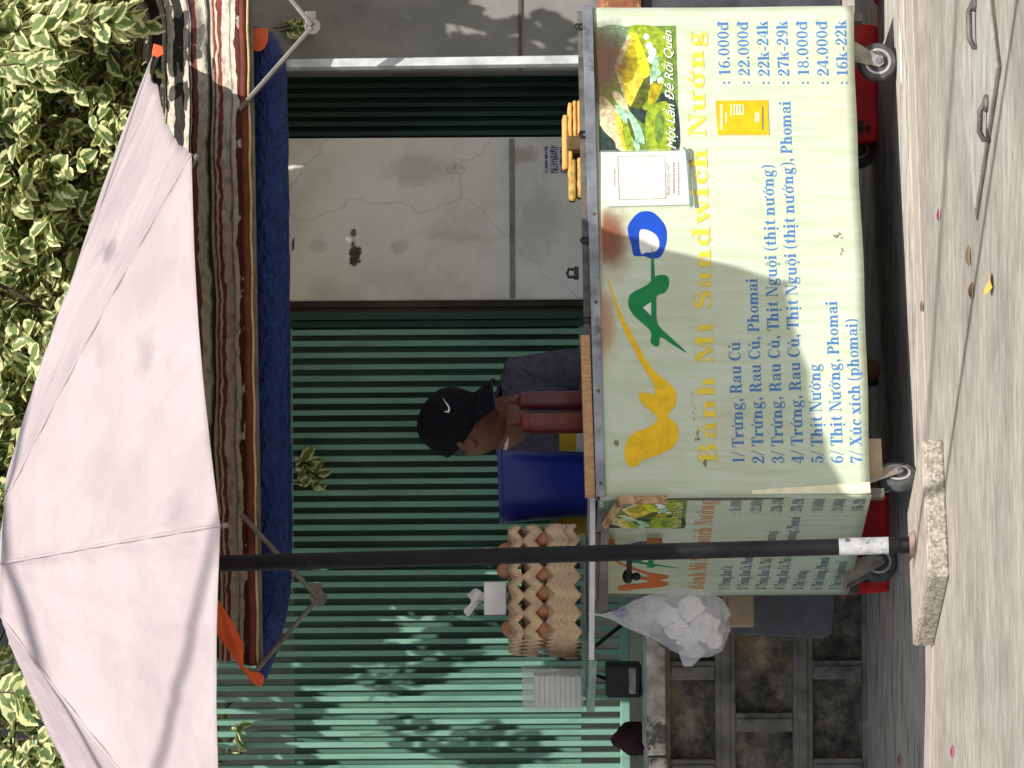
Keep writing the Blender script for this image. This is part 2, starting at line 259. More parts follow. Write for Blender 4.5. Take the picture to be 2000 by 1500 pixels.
# ------------------------------------------------------------------ mesh helpers
class MB:
    def __init__(self): self.v = []; self.f = []; self.mi = []; self.uv = None
    def add(self, vs, fs, mi=0):
        o = len(self.v); self.v += [Vector(p) for p in vs]; self.f += [tuple(o + i for i in f) for f in fs]; self.mi += [mi] * len(fs); return o
    def hexa(self, p, mi=0):          # p: 4 bottom (ccw) + 4 top corners
        self.add(p, [(3, 2, 1, 0), (4, 5, 6, 7), (0, 1, 5, 4), (1, 2, 6, 5), (2, 3, 7, 6), (3, 0, 4, 7)], mi)
    def box(self, c, s, rz=0.0, mi=0, mat=None):
        c = Vector(c); h = [x / 2 for x in s]; m = Matrix.Rotation(rz, 3, 'Z') if mat is None else mat
        self.hexa([c + m @ Vector(q) for q in ((-h[0], -h[1], -h[2]), (h[0], -h[1], -h[2]), (h[0], h[1], -h[2]), (-h[0], h[1], -h[2]), (-h[0], -h[1], h[2]), (h[0], -h[1], h[2]), (h[0], h[1], h[2]), (-h[0], h[1], h[2]))], mi)
    def prism(self, poly, d, mi=0):   # planar polygon extruded by vector d
        n = len(poly); poly = [Vector(p) for p in poly]; d = Vector(d)
        self.add(poly + [p + d for p in poly], [tuple(range(n))[::-1], tuple(range(n, 2 * n))] + [(i, (i + 1) % n, n + (i + 1) % n, n + i) for i in range(n)], mi)
    def bar(self, a, b, w, h, up=(0, 0, 1), mi=0):
        a, b = Vector(a), Vector(b); d = (b - a).normalized(); s = d.cross(Vector(up)).normalized(); t = s.cross(d)
        q = []
        for p in (a, b): q += [p - s * w / 2 - t * h / 2, p + s * w / 2 - t * h / 2, p + s * w / 2 + t * h / 2, p - s * w / 2 + t * h / 2]
        self.hexa(q, mi)
    def tube(self, pts, r, n=8, mi=0, cap=True):
        pts = [Vector(p) for p in pts]; rs = r if isinstance(r, (list, tuple)) else [r] * len(pts); rings = []
        ref = None
        for i, p in enumerate(pts):
            d = (pts[min(i + 1, len(pts) - 1)] - pts[max(i - 1, 0)]).normalized()
            if ref is None: ref = d.orthogonal().normalized()
            ref = (ref - d * ref.dot(d)).normalized(); s = d.cross(ref)
            rings.append([p + (ref * math.cos(2 * math.pi * k / n) + s * math.sin(2 * math.pi * k / n)) * rs[i] for k in range(n)])
        vs = [q for g in rings for q in g]; fs = []
        for i in range(len(pts) - 1):
            for k in range(n): fs.append((i * n + k, i * n + (k + 1) % n, (i + 1) * n + (k + 1) % n, (i + 1) * n + k))
        if cap: fs += [tuple(range(n))[::-1], tuple(range((len(pts) - 1) * n, len(pts) * n))]
        self.add(vs, fs, mi)
    def lathe(self, prof, c=(0, 0, 0), n=28, mi=0, mat=None, squash=(1, 1)):
        c = Vector(c); vs = []; fs = []
        for r, z in prof:
            for k in range(n):
                a = 2 * math.pi * k / n; p = Vector((r * math.cos(a) * squash[0], r * math.sin(a) * squash[1], z)); vs.append(c + (mat @ p if mat else p))
        for i in range(len(prof) - 1):
            for k in range(n): fs.append((i * n + k, i * n + (k + 1) % n, (i + 1) * n + (k + 1) % n, (i + 1) * n + k))
        if prof[0][0] > 1e-6: fs.append(tuple(range(n))[::-1])
        if prof[-1][0] > 1e-6: fs.append(tuple(range((len(prof) - 1) * n, len(prof) * n)))
        self.add(vs, fs, mi)
    def grid(self, fn, nu, nv, mi=0, uv=False):
        vs = [fn(i / nu, j / nv) for j in range(nv + 1) for i in range(nu + 1)]
        fs = [(j * (nu + 1) + i, j * (nu + 1) + i + 1, (j + 1) * (nu + 1) + i + 1, (j + 1) * (nu + 1) + i) for j in range(nv) for i in range(nu)]
        o = self.add(vs, fs, mi)
        if uv:
            if self.uv is None: self.uv = {}
            for j in range(nv + 1):
                for i in range(nu + 1): self.uv[o + j * (nu + 1) + i] = (i / nu, j / nv)
    def ico(self, c, s, sub=2, mi=0, mat=None, fn=None):
        bm = bmesh.new(); bmesh.ops.create_icosphere(bm, subdivisions=sub, radius=1); c = Vector(c); bm.verts.ensure_lookup_table()
        vs = []
        for v in bm.verts:
            p = v.co.copy()
            if fn: p = fn(p)
            p = Vector((p.x * s[0], p.y * s[1], p.z * s[2])); vs.append(c + (mat @ p if mat else p))
        self.add(vs, [tuple(q.index for q in f.verts) for f in bm.faces], mi); bm.free()
    def build(self, name, mats, parent=None, smooth=False, bevel=0.0, solid=0.0, autosmooth=None):
        me = bpy.data.meshes.new(name); me.from_pydata([tuple(p) for p in self.v], [], self.f)
        for m in (mats if isinstance(mats, (list, tuple)) else [mats]): me.materials.append(M[m] if isinstance(m, str) else m)
        me.polygons.foreach_set('material_index', self.mi)
        if self.uv is not None:
            ul = me.uv_layers.new(name='UVMap')
            for l in me.loops: ul.data[l.index].uv = self.uv.get(l.vertex_index, (0, 0))
        if smooth: me.polygons.foreach_set('use_smooth', [True] * len(me.polygons))
        me.update()
        bm = bmesh.new(); bm.from_mesh(me); bmesh.ops.recalc_face_normals(bm, faces=bm.faces); bm.to_mesh(me); bm.free()
        if smooth and autosmooth: me.set_sharp_from_angle(angle=R(autosmooth))
        o = bpy.data.objects.new(name, me); COL.objects.link(o)
        if solid:
            md = o.modifiers.new('thickness', 'SOLIDIFY'); md.thickness = solid; md.offset = 0
        if bevel:
            md = o.modifiers.new('bevel', 'BEVEL'); md.width = bevel; md.segments = 2; md.limit_method = 'ANGLE'
        if parent is not None: attach(o, parent)
        return o
WLOC = {}
def attach(o, p):
    o.parent = p; o.matrix_parent_inverse = Matrix.Translation(-WLOC.get(p.name, Vector((0, 0, 0))))
def thing(name, label, cat, loc=(0, 0, 0), group=None):
    o = bpy.data.objects.new(name, None); COL.objects.link(o); o.location = loc; o.empty_display_size = 0.1
    WLOC[o.name] = Vector(loc); return tag(o, label, cat, group)
def tag(o, label, cat, group=None):
    o['label'] = label; o['category'] = cat
    if group: o['group'] = group
    return o
def struct(o, label=None):
    o['kind'] = 'structure'
    if label: o['label'] = label
    return o
def sm(x): return x * x * (3 - 2 * x)

# ------------------------------------------------------------------ ground
GZ = -0.03                                   # level behind the pavement lip
def lip(x):
    if x < -0.6: return 8.56 + 0.1 * (-0.6 - x) / 0.4 if x > -1 else 8.66
    return 8.56 + (x + 0.6) * 0.222 if x < 3 else 9.36
KW = 0.13
def ground():
    def xx(a): return -40 + 80 * a if abs(a - .5) > .05 else -40 + 80 * a
    mb = MB(); xs = [-40, -20, -10, -5] + [-3 + .1 * k for k in range(61)] + [5, 10, 20, 40]; n = len(xs) - 1
    mb.grid(lambda a, b: Vector((xs[round(a * n)], -60 + (lip(xs[round(a * n)]) - KW + 60) * b, 0)), n, 30); struct(mb.build('pavement', 'pave'))
    mb = MB(); prof = [(0, -.004), (.0, .0), (.004, .003), (KW - .02, .003), (KW - .006, 0), (KW, -.008), (KW + .004, GZ - .02)]
    mb.grid(lambda a, b: Vector((xs[round(a * n)], lip(xs[round(a * n)]) - KW + prof[round(b * 6)][0], prof[round(b * 6)][1])), n, 6); struct(mb.build('kerb', 'kerb'))
    mb = MB(); mb.grid(lambda a, b: Vector((-40 + 80 * a, 8.3 + 40 * b * b, GZ)), 40, 20); struct(mb.build('gutter', 'gutter'))
ground()

# ------------------------------------------------------------------ walls and gate
YG, YW = 11.0, 10.2
def xv(v, y): return at(950, v, y).x
def zu(u, v, y): return at(u, v, y).z
def backdrop():
    xl, xr = xv(586, YG), xv(268, YG)
    # white plaster pillar
    p = thing('plaster_pillar', 'pale cracked plaster pillar standing between the two green gates', 'pillar', ((xl + xr) / 2, YG, 0.5))
    mb = MB(); mb.box(((xl + xr) / 2, YG + 0.1, 1.1), (xr - xl, 0.2, 2.4)); mb.build('shaft', 'plaster', p, bevel=0.006)
    mb = MB(); mb.box((xl - 0.0095, YG + 0.13, 1.1), (0.019, 0.2, 2.4)); mb.box((xl - 0.0265, YG + 0.15, 1.1), (0.015, 0.2, 2.4)); mb.build('corner_return', 'plaster_brown', p, bevel=0.002)
    zb = zu(1000, 430, YG)
    mb = MB(); mb.box(((xl + xr) / 2, YG - 0.002, zb), (xr - xl - 0.01, 0.01, 0.016)); mb.build('green_paint_line', noisy('faded_green_line', S(104, 118, 106), S(140, 150, 138), 20, rough=0.8, bmp=0.3), p)
    # eroded mossy patch and damp stains, thin films broken up by noise
    def stain(u, v, ru, rv, colr, sharp, amt, nz):
        m, t, b = new_mat('plaster_stain'); vv = coords(t); q = at(u, v, YG)
        d = N(t, 'ShaderNodeVectorMath', operation='SUBTRACT'); t.links.new(vv, d.inputs[0]); d.inputs[1].default_value = q
        sc = N(t, 'ShaderNodeVectorMath', operation='MULTIPLY'); t.links.new(d.outputs[0], sc.inputs[0]); sc.inputs[1].default_value = (630 / rv, 0, 630 / ru)
        ln = N(t, 'ShaderNodeVectorMath', operation='LENGTH'); t.links.new(sc.outputs[0], ln.inputs[0])
        f = mth(t, 'ADD', ln.outputs['Value'], mth(t, 'MULTIPLY', mth(t, 'SUBTRACT', noise(t, vv, nz, 8, .75), .5), 2.4))
        f = ramp(t, f, [(.45, (amt,) * 3), (.45 + sharp, (0, 0, 0))]); b.inputs['Roughness'].default_value = .95
        t.links.new(ramp(t, noise(t, vv, 60, 5), [(.35, tuple(x * .5 for x in colr)), (.65, colr)]), b.inputs['Base Color'])
        tp = N(t, 'ShaderNodeBsdfTransparent'); mx = N(t, 'ShaderNodeMixShader'); t.links.new(f, mx.inputs[0]); t.links.new(tp.outputs[0], mx.inputs[1]); t.links.new(b.outputs[0], mx.inputs[2]); t.links.new(mx.outputs[0], t.nodes['Material Output'].inputs[0])
        a = at(u - ru * 1.6, v + rv * 1.6, YG); e = at(u + ru * 1.6, v - rv * 1.6, YG); stain.k += 1; y = YG - .0012 - .0003 * stain.k; mb = MB()
        x0, x1 = max(a.x, xl + .004), min(e.x, xr - .004); mb.add([(x0, y, e.z), (x1, y, e.z), (x1, y, a.z), (x0, y, a.z)], [(0, 1, 2, 3)]); mb.build('stain', m, p)
    stain.k = 0
    stain(696, 498, 22, 44, S(92, 88, 78), .06, 1, 26); stain(690, 455, 9, 16, S(120, 114, 102), .1, .8, 30); stain(573, 480, 7, 26, S(96, 84, 72), .1, .8, 30)
    stain(820, 330, 90, 40, S(200, 196, 186), .9, .2, 9); stain(890, 330, 30, 16, S(244, 240, 232), .1, .8, 16); stain(1050, 430, 60, 90, S(200, 188, 170), .9, .2, 8); stain(620, 480, 22, 14, S(240, 238, 232), .6, .3, 20); stain(780, 480, 26, 18, S(188, 182, 170), .8, .2, 14); stain(1020, 300, 40, 20, S(180, 162, 142), .8, .3, 12)
    # blue stencilled notice, too blurred to read: stroke shapes only
    mb = MB()
    for row, (u0, u1) in enumerate(((1064, 1070), (1074, 1090), (1093, 1110))):
        v = 338
        while v > 288:
            wv = rnd.uniform(2.2, 4.2)
            a = at(u0, v, YG); b = at(u1, v - wv, YG)
            for q in range(2):
                za, zb2 = (a.z, b.z) if q == 0 else (b.z + (a.z - b.z) * rnd.choice((0, .45, .8)), b.z + (a.z - b.z) * rnd.choice((.15, .6, 1)))
                xa, xb = (a.x, a.x + (b.x - a.x) * .42) if q == 0 else (a.x + (b.x - a.x) * .42, b.x)
                if abs(za - zb2) > 1e-4: mb.add([(xa, YG - 0.0012, zb2), (xb, YG - 0.0012, zb2), (xb, YG - 0.0012, za), (xa, YG - 0.0012, za)], [(0, 1, 2, 3)])
            v -= wv + rnd.uniform(0.8, 1.4)
    mb.build('stencilled_notice', 'ink_navy', p)
    # grey wall at the right
    x0 = xv(143, YG)
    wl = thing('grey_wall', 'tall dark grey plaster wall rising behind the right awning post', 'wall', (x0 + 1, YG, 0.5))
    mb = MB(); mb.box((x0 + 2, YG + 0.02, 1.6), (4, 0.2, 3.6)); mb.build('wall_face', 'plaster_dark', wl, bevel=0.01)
    mb = MB(); mb.box((x0 + 2, YG - 0.083, zu(1015, 60, YG)), (4, 0.006, 0.01)); mb.build('joint', 'plaster_brown', wl)
    # narrow dark gate between wall and pillar
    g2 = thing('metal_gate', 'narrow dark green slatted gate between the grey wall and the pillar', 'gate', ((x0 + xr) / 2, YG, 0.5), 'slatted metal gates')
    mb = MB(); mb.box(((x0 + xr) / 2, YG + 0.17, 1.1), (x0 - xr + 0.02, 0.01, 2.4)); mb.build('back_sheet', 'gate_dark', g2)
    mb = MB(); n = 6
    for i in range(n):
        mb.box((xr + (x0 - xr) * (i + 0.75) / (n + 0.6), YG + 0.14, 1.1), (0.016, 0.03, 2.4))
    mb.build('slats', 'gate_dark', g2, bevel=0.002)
    # the wide gate
    gx0, gx1 = -3.2, xl - 0.036
    zb, zt = zu(1228, 1300, YG), 2.26
    g = thing('metal_gate', 'wide mint green slatted gate dappled with leaf shadows behind the egg trays', 'gate', ((gx0 + gx1) / 2, YG, zb), 'slatted metal gates')
    zs0, zs1 = zu(1135, 1350, YG), zu(574, 1350, YG)
    mb = MB(); mb.box(((gx0 + gx1) / 2, YG + 0.034, (zs0 + zs1) / 2), (gx1 - gx0, 0.004, zs1 - zs0)); mb.build('back_sheet', 'gate_back', g)
    mb = MB(); x = gx1 - 0.062
    while x > gx0:
        mb.box((x, YG + 0.013 + rnd.uniform(-.003, .003), (zb + zt) / 2), (0.0165 + rnd.uniform(-.001, .001), 0.036, zt - zb), rnd.uniform(-.07, .07)); x -= 0.0355
    mb.build('slats', 'gate', g, bevel=0.002)
    mb = MB(); mb.box((gx1 - .012, YG + .01, (zb + zt) / 2), (.022, .05, zt - zb)); mb.box((gx1 - .036, YG + .016, (zb + zt) / 2), (.022, .03, zt - zb)); mb.build('stile', 'gate_dark', g, bevel=.003)
    mb = MB()
    for z in (zb + 0.012, zt, zt + 0.2): mb.box(((gx0 + gx1) / 2, YG + 0.0, z), (gx1 - gx0, 0.016, 0.03))
    x = gx1 - 0.2
    while x > gx0:
        mb.box((x, YG + 0.012, zt + 0.1), (0.014, 0.006, 0.17)); x -= 0.16
    mb.build('rails', 'gate', g, bevel=0.003)
    # house far behind: wall faces the sun, shade is put into its dark colour
    hb = thing('house', 'house wall painted dark as shade beyond the gate and shrub', 'house', (0, 14, 0))
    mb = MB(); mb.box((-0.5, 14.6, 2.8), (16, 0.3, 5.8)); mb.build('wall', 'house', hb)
    mb = MB()
    for x in (-1.9, -1.2): mb.box((x, 14.43, 3.1), (0.5, 0.03, 0.9))
    mb.build('window', 'black', hb)
    # low stone wall with coping
    lw = thing('low_wall', 'dark stained low stone wall with recessed panels and pale coping', 'wall', (-2, YW, GZ))
    zc0, zc1 = zu(1300, 1400, YW), zu(1263, 1400, YW); xr_ = 0.15
    mb = MB(); mb.grid(lambda a, b: Vector((-5.2 + (5.2 + xr_) * a, YW + 0.025, GZ + (zc0 - GZ) * b)), 90, 10)
    mb.hexa([(-5.2, YW + .026, GZ), (xr_, YW + .026, GZ), (xr_, YW + .26, GZ), (-5.2, YW + .26, GZ), (-5.2, YW + .026, zc0), (xr_, YW + .026, zc0), (xr_, YW + .26, zc0), (-5.2, YW + .26, zc0)])
    mb.build('stone_panels', 'stone', lw)
    mb = MB()
    z1a, z1b, z2a, z2b = zu(1437, 1400, YW), zu(1397, 1400, YW), zu(1588, 1400, YW), zu(1549, 1400, YW)
    for (a, b) in ((z1a, z1b), (z2a, z2b)):
        mb.box((-2.5, YW + 0.012, (a + b) / 2), (5.3, 0.03, b - a)); mb.box((-2.5, YW + 0.004, (a + b) / 2), (5.3, 0.03, (b - a) * .45))
    mb.box((-2.5, YW + 0.012, zc0 - 0.004), (5.3, 0.03, 0.02)); mb.box((-2.5, YW + .012, GZ + .005), (5.3, .03, .02))
    pw = (1432 - 1240) / 680
    for row, (a, b, v0) in enumerate(((z1b, zc0 - .014, 1312), (z2b, z1a, 1414), (GZ + .015, z2a, 1312))):
        x = xv(v0, YW) + 4 * pw * 0
        for k in range(-3, 18):
            xx = x - k * pw
            if xx < xr_: mb.box((xx, YW + 0.0125, (a + b) / 2), (0.055, 0.029, b - a)); mb.box((xx, YW + 0.0045, (a + b) / 2), (0.024, 0.029, b - a - .004))
    mb.build('raised_bands', 'stone_band', lw, bevel=0.004)
    mb = MB(); x = xr_ + .02; i = 0
    while x > -5.2:
        L = rnd.uniform(0.5, 0.8); mb.box((x - L / 2, YW + 0.12, (zc0 + zc1) / 2 + rnd.uniform(-.003, .003)), (L - 0.006, 0.34, zc1 - zc0)); x -= L
    mb.build('coping', 'cap', lw, bevel=0.008)
    # terrace fill behind the low wall (things stand on it)
    mb = MB(); mb.box((-2.5, 10.95, zc1 - 0.12), (8, 0.98, 0.1)); t = mb.build('terrace', 'stone_band'); struct(t)
    return zc1
ZCAP = backdrop()

# ------------------------------------------------------------------ cart frame
TH = R(20.0); PH = R(23.5)
P0 = on_z(1775.5, 965, 0.0); P0 = Vector((P0.x, P0.y, 0))
EF = Vector((math.cos(TH), math.sin(TH), 0)); ES = Vector((-math.sin(PH), math.cos(PH), 0))
NF = Vector((math.sin(TH), -math.cos(TH), 0)); NS = Vector((-math.cos(PH), -math.sin(PH), 0))
def hit(u, v, p, n):
    d = at(u, v, 1.0) - Vector((0, 0, H)); o = Vector((0, 0, H)); k = (p - o).dot(n) / d.dot(n); return o + d * k
def fpx(u, v):
    q = hit(u, v, P0, NF); return ((q - P0).dot(EF), q.z)
WD = fpx(1400, 14)[0]
SD = (hit(1400, 1162, P0, NS) - P0).dot(ES)
ZT = fpx(1172, 965)[1]; ZB = fpx(1702, 965)[1]
def warp(a, z): return 0.0018 * math.sin(a * 5.3 + z * 7) + 0.0012 * math.sin(a * 11 - z * 9) 
def FR(a, z, off=0.0): return P0 + EF * a + Vector((0, 0, z)) + NF * (warp(a, z) + off)
def SI(a, z, off=0.0):      # side sheet: design coordinate a (front metres) squeezed on the side, left = far end
    k = 1 - a / WD; return P0 + ES * (SD * k) + Vector((0, 0, z)) + NS * (warp(a, z) * .7 + off)

# ------------------------------------------------------------------ a small bold serif alphabet drawn from strokes
T_, t_, sr, X_ = 0.215, 0.072, 0.062, 0.67
def rect(x0, y0, x1, y1): return [[(x0, y0), (x1, y0), (x1, y1), (x0, y1)]]
def poly(*p): return [list(p)]
def strip(o, i, a0, a1, n=14):
    q = []
    for k in range(n):
        A = [R(a0 + (a1 - a0) * (k + j) / n) for j in (0, 1)]
        q.append([(o[0] + o[2] * math.cos(A[0]), o[1] + o[3] * math.sin(A[0])), (o[0] + o[2] * math.cos(A[1]), o[1] + o[3] * math.sin(A[1])), (i[0] + i[2] * math.cos(A[1]), i[1] + i[3] * math.sin(A[1])), (i[0] + i[2] * math.cos(A[0]), i[1] + i[3] * math.sin(A[0]))])
    return q
def ring(cx, cy, rx, ry, tx=T_, ty=t_, a0=0, a1=360, n=20): return strip((cx, cy, rx, ry), (cx, cy, max(rx - tx, .02), ry - ty), a0, a1, n)
def dot(cx, cy, r): return [[(cx + r * math.cos(k * .6283), cy + r * math.sin(k * .6283)) for k in range(10)]]
def path(pts, n=6):
    """variable-width stroke; pts = (x, y, width)"""
    P = [pts[0]] + list(pts) + [pts[-1]]; C = []
    for i in range(1, len(P) - 2):
        for k in range(n):
            u = k / n; q = []
            for d in range(3):
                a, b, c, e = P[i - 1][d], P[i][d], P[i + 1][d], P[i + 2][d]
                q.append(.5 * (2 * b + (c - a) * u + (2 * a - 5 * b + 4 * c - e) * u * u + (3 * b - a - 3 * c + e) * u ** 3))
            C.append(q)
    C.append(list(pts[-1])); L = []
    for i, (x, y, wd) in enumerate(C):
        a, b = C[max(i - 1, 0)], C[min(i + 1, len(C) - 1)]; dx, dy = b[0] - a[0], b[1] - a[1]; l = math.hypot(dx, dy) or 1
        L.append(((x - dy / l * wd / 2, y + dx / l * wd / 2), (x + dy / l * wd / 2, y - dx / l * wd / 2)))
    return [[L[i][0], L[i][1], L[i + 1][1], L[i + 1][0]] for i in range(len(L) - 1)]
def stem(x, y0, y1, bot=True, top='L', wdt=T_):
    q = rect(x, y0, x + wdt, y1)
    if bot: q += rect(x - .085, y0, x + wdt + .085, y0 + sr)
    if top == 'L': q += poly((x - .09, y1 - .07), (x + .01, y1 - .1), (x + .01, y1), (x - .09, y1 - .02))
    if top == 'F': q += rect(x - .085, y1 - sr, x + wdt + .085, y1)
    return q
def arch(xl, xr): cx = (xl + xr) / 2; rx = (xr - xl) / 2; return strip((cx, X_ - .26, rx, .26), (cx - .06, X_ - .26, rx - T_ * .5 - .04, .16), 0, 180) + rect(xr - T_, 0, xr, X_ - .26)
def GL():
    g = {}
    g['i'] = (stem(.1, 0, X_) + dot(.2, .9, .115), .44); g['\u0131'] = (stem(.1, 0, X_), .44)
    n_ = stem(.1, 0, X_) + arch(.24, .7) + rect(.42, 0, .78, sr); g['n'] = (n_, .84)
    g['h'] = (stem(.1, 0, 1) + arch(.24, .7) + rect(.42, 0, .78, sr), .84)
    g['m'] = (stem(.1, 0, X_) + arch(.24, .68) + rect(.42, 0, .74, sr) + arch(.62, 1.1) + rect(.84, 0, 1.18, sr), 1.24)
    g['u'] = (rect(.1, .26, .3, X_) + poly((.01, X_ - .055), (.1, X_ - .055), (.1, X_), (.01, X_)) + strip((.35, .26, .25, .28), (.41, .26, .12, .18), 180, 360) + rect(.5, 0, .7, X_) + rect(.42, X_ - .055, .5, X_) + rect(.7, 0, .79, .055), .84)
    g['\u01b0'] = (g['u'][0] + path([(.68, .62, .06), (.84, .68, .09), (.86, .8, .12)]), .9)
    g['r'] = (stem(.1, 0, X_) + strip((.46, .4, .18, .27), (.5, .38, .17, .2), 90, 180, 8) + dot(.53, .58, .105), .64)
    g['a'] = (rect(.42, .08, .62, .5) + strip((.37, .46, .25, .22), (.36, .46, .1, .15), 0, 150, 10) + dot(.17, .53, .095) + strip((.27, .19, .21, .2), (.31, .19, .09, .13), 60, 330, 14) + poly((.3, .38), (.43, .41), (.43, .35), (.32, .32)) + path([(.52, .1, .16), (.6, .03, .1), (.72, .05, .05)]), .74)
    g['c'] = (strip((.36, X_ / 2, .3, .35), (.4, X_ / 2, .15, .29), 50, 320, 18) + dot(.52, .54, .1), .64)
    g['o'] = (ring(.36, X_ / 2, .31, .35, .185, .06), .72)
    g['\u01a1'] = (g['o'][0] + path([(.5, .6, .06), (.72, .67, .1), (.76, .8, .12)]), .82)
    g['d'] = (strip((.33, X_ / 2, .28, .35), (.38, X_ / 2, .15, .28), 40, 320, 18) + rect(.5, 0, .7, 1) + rect(.41, .95, .5, 1) + rect(.7, 0, .79, .055), .84)
    g['\u0111'] = (g['d'][0] + rect(.36, .8, .84, .86), .86)
    g['p'] = (stem(.1, -.3, X_) + strip((.46, X_ / 2, .28, .35), (.41, X_ / 2, .15, .28), -140, 140, 18), .8)
    g['g'] = (ring(.34, .45, .25, .235, .15, .055) + strip((.36, -.11, .31, .19), (.36, -.11, .2, .12), 0, 360, 18) + path([(.2, .25, .1), (.14, .17, .14), (.3, .1, .17), (.56, .04, .14), (.6, -.08, .1)]) + path([(.5, .62, .06), (.6, .68, .08), (.68, .62, .13)]), .76)
    g['t'] = (rect(.16, .12, .36, X_ + .02) + poly((.16, X_), (.36, X_), (.36, .92), (.3, .92)) + rect(.03, X_ - .06, .5, X_) + strip((.36, .17, .2, .18), (.4, .2, .1, .13), 180, 320, 8), .54)
    g['k'] = (stem(.1, 0, 1) + poly((.3, .3), (.37, .34), (.64, X_), (.54, X_)) + poly((.38, .44), (.52, .5), (.74, 0), (.5, 0)) + rect(.46, X_ - .05, .74, X_) + rect(.44, 0, .8, .05), .82)
    g['w'] = (poly((.06, X_), (.27, X_), (.46, 0), (.33, 0)) + poly((.36, 0), (.42, 0), (.6, X_), (.53, X_)) + poly((.45, X_), (.66, X_), (.86, 0), (.74, 0)) + poly((.77, 0), (.83, 0), (1.02, X_), (.95, X_)) + rect(.0, X_ - .05, .34, X_) + rect(.86, X_ - .05, 1.08, X_), 1.08)
    g['x'] = (poly((.06, X_), (.3, X_), (.68, 0), (.44, 0)) + poly((.08, 0), (.16, 0), (.62, X_), (.54, X_)) + rect(.0, X_ - .05, .34, X_) + rect(.44, X_ - .05, .7, X_) + rect(0, 0, .28, .05) + rect(.38, 0, .74, .05), .74)
    g['B'] = (stem(.12, 0, 1, True, 'F') + strip((.42, .745, .3, .255), (.4, .745, .13, .19), -90, 90) + strip((.44, .27, .36, .27), (.42, .27, .16, .21), -90, 90) + rect(.3, .94, .45, 1) + rect(.3, .485, .46, .54) + rect(.3, 0, .46, .055), .88)
    g['C'] = (strip((.45, .5, .4, .52), (.5, .5, .24, .45), 48, 318, 22) + rect(.76, .66, .82, 1.0) + poly((.74, .25), (.8, .3), (.76, .12), (.7, .12)), .88)
    g['M'] = (rect(.12, 0, .18, 1) + rect(.03, 0, .3, .055) + rect(.03, .945, .34, 1) + poly((.12, 1), (.36, 1), (.64, .12), (.54, 0)) + poly((.54, 0), (.6, 0), (.9, 1), (.82, 1)) + rect(.82, 0, 1.04, 1) + rect(.74, 0, 1.12, .055) + rect(.82, .945, 1.12, 1), 1.18)
    g['N'] = (rect(.13, 0, .19, 1) + rect(.03, 0, .31, .055) + rect(.02, .945, .3, 1) + poly((.12, 1), (.36, 1), (.86, 0), (.7, 0)) + rect(.8, 0, .86, 1) + rect(.68, .945, .96, 1), .98)
    g['P'] = (stem(.12, 0, 1, True, 'F') + strip((.43, .735, .34, .265), (.4, .735, .15, .2), -90, 90) + rect(.3, .94, .45, 1) + rect(.3, .47, .45, .525), .82)
    g['R'] = (g['P'][0] + path([(.46, .48, .1), (.62, .36, .2), (.66, .12, .2), (.76, .02, .1), (.9, .06, .05)]), .94)
    g['S'] = (path([(.66, .78, .05), (.56, .94, .07), (.36, .97, .09), (.18, .84, .17), (.22, .66, .22), (.44, .52, .24), (.64, .38, .23), (.66, .17, .17), (.46, .03, .08), (.26, .05, .07), (.12, .24, .05)], 5) + rect(.64, .7, .69, .98) + rect(.08, .02, .13, .3), .8)
    g['T'] = (stem(.31, 0, 1, True, None) + rect(.03, .94, .79, 1) + poly((.03, .7), (.08, .7), (.16, .94), (.03, .94)) + poly((.74, .7), (.79, .7), (.79, .94), (.66, .94)), .82)
    g['X'] = (poly((.08, 1), (.34, 1), (.88, 0), (.62, 0)) + poly((.12, 0), (.2, 0), (.78, 1), (.7, 1)) + rect(.02, .95, .42, 1) + rect(.58, .95, .9, 1) + rect(.02, 0, .34, .05) + rect(.54, 0, .96, .05), .96)
    g['0'] = (ring(.35, .5, .3, .52, .17, .06), .7)
    g['1'] = (stem(.24, 0, 1, True, None, .19) + poly((.08, .84), (.24, .88), (.24, .96), (.08, .88)), .62)
    g['2'] = (dot(.17, .74, .1) + path([(.09, .76, .05), (.2, .96, .07), (.42, .95, .11), (.54, .74, .2), (.42, .5, .17), (.2, .24, .1), (.07, .06, .08)], 5) + poly((.06, 0), (.6, 0), (.64, .26), (.59, .26), (.54, .15), (.06, .14)), .7)
    g['3'] = (dot(.16, .77, .09) + path([(.1, .8, .05), (.22, .97, .06), (.42, .93, .13), (.5, .76, .19), (.4, .58, .1), (.26, .53, .06)], 5) + path([(.28, .53, .06), (.46, .48, .12), (.54, .27, .2), (.4, .03, .1), (.2, .01, .06), (.09, .16, .05)], 5) + dot(.16, .22, .09), .68)
    g['4'] = (rect(.38, 0, .57, 1) + rect(.28, 0, .68, .055) + rect(.02, .24, .68, .31) + poly((.03, .3), (.1, .3), (.44, 1), (.36, 1)), .72)
    g['5'] = (poly((.13, .5), (.18, .5), (.2, .98), (.13, 1)) + poly((.13, .84), (.5, .84), (.56, 1), (.13, 1)) + path([(.15, .52, .05), (.34, .62, .08), (.54, .46, .18), (.52, .2, .19), (.36, .02, .08), (.16, .05, .06), (.09, .2, .05)], 5) + dot(.16, .24, .09), .68)
    g['6'] = (ring(.36, .3, .29, .32, .17, .06) + path([(.56, .86, .08), (.46, .97, .06), (.26, .86, .13), (.15, .6, .17), (.14, .34, .15)], 5), .7)
    g['9'] = (ring(.34, .7, .29, .32, .17, .06) + path([(.14, .14, .08), (.24, .03, .06), (.44, .14, .13), (.55, .4, .17), (.56, .66, .15)], 5), .7)
    g['7'] = (poly((.07, 1), (.64, 1), (.62, .86), (.12, .84)) + rect(.06, .68, .11, 1) + path([(.6, .92, .08), (.44, .62, .13), (.34, .3, .2), (.34, .02, .22)], 5), .68)
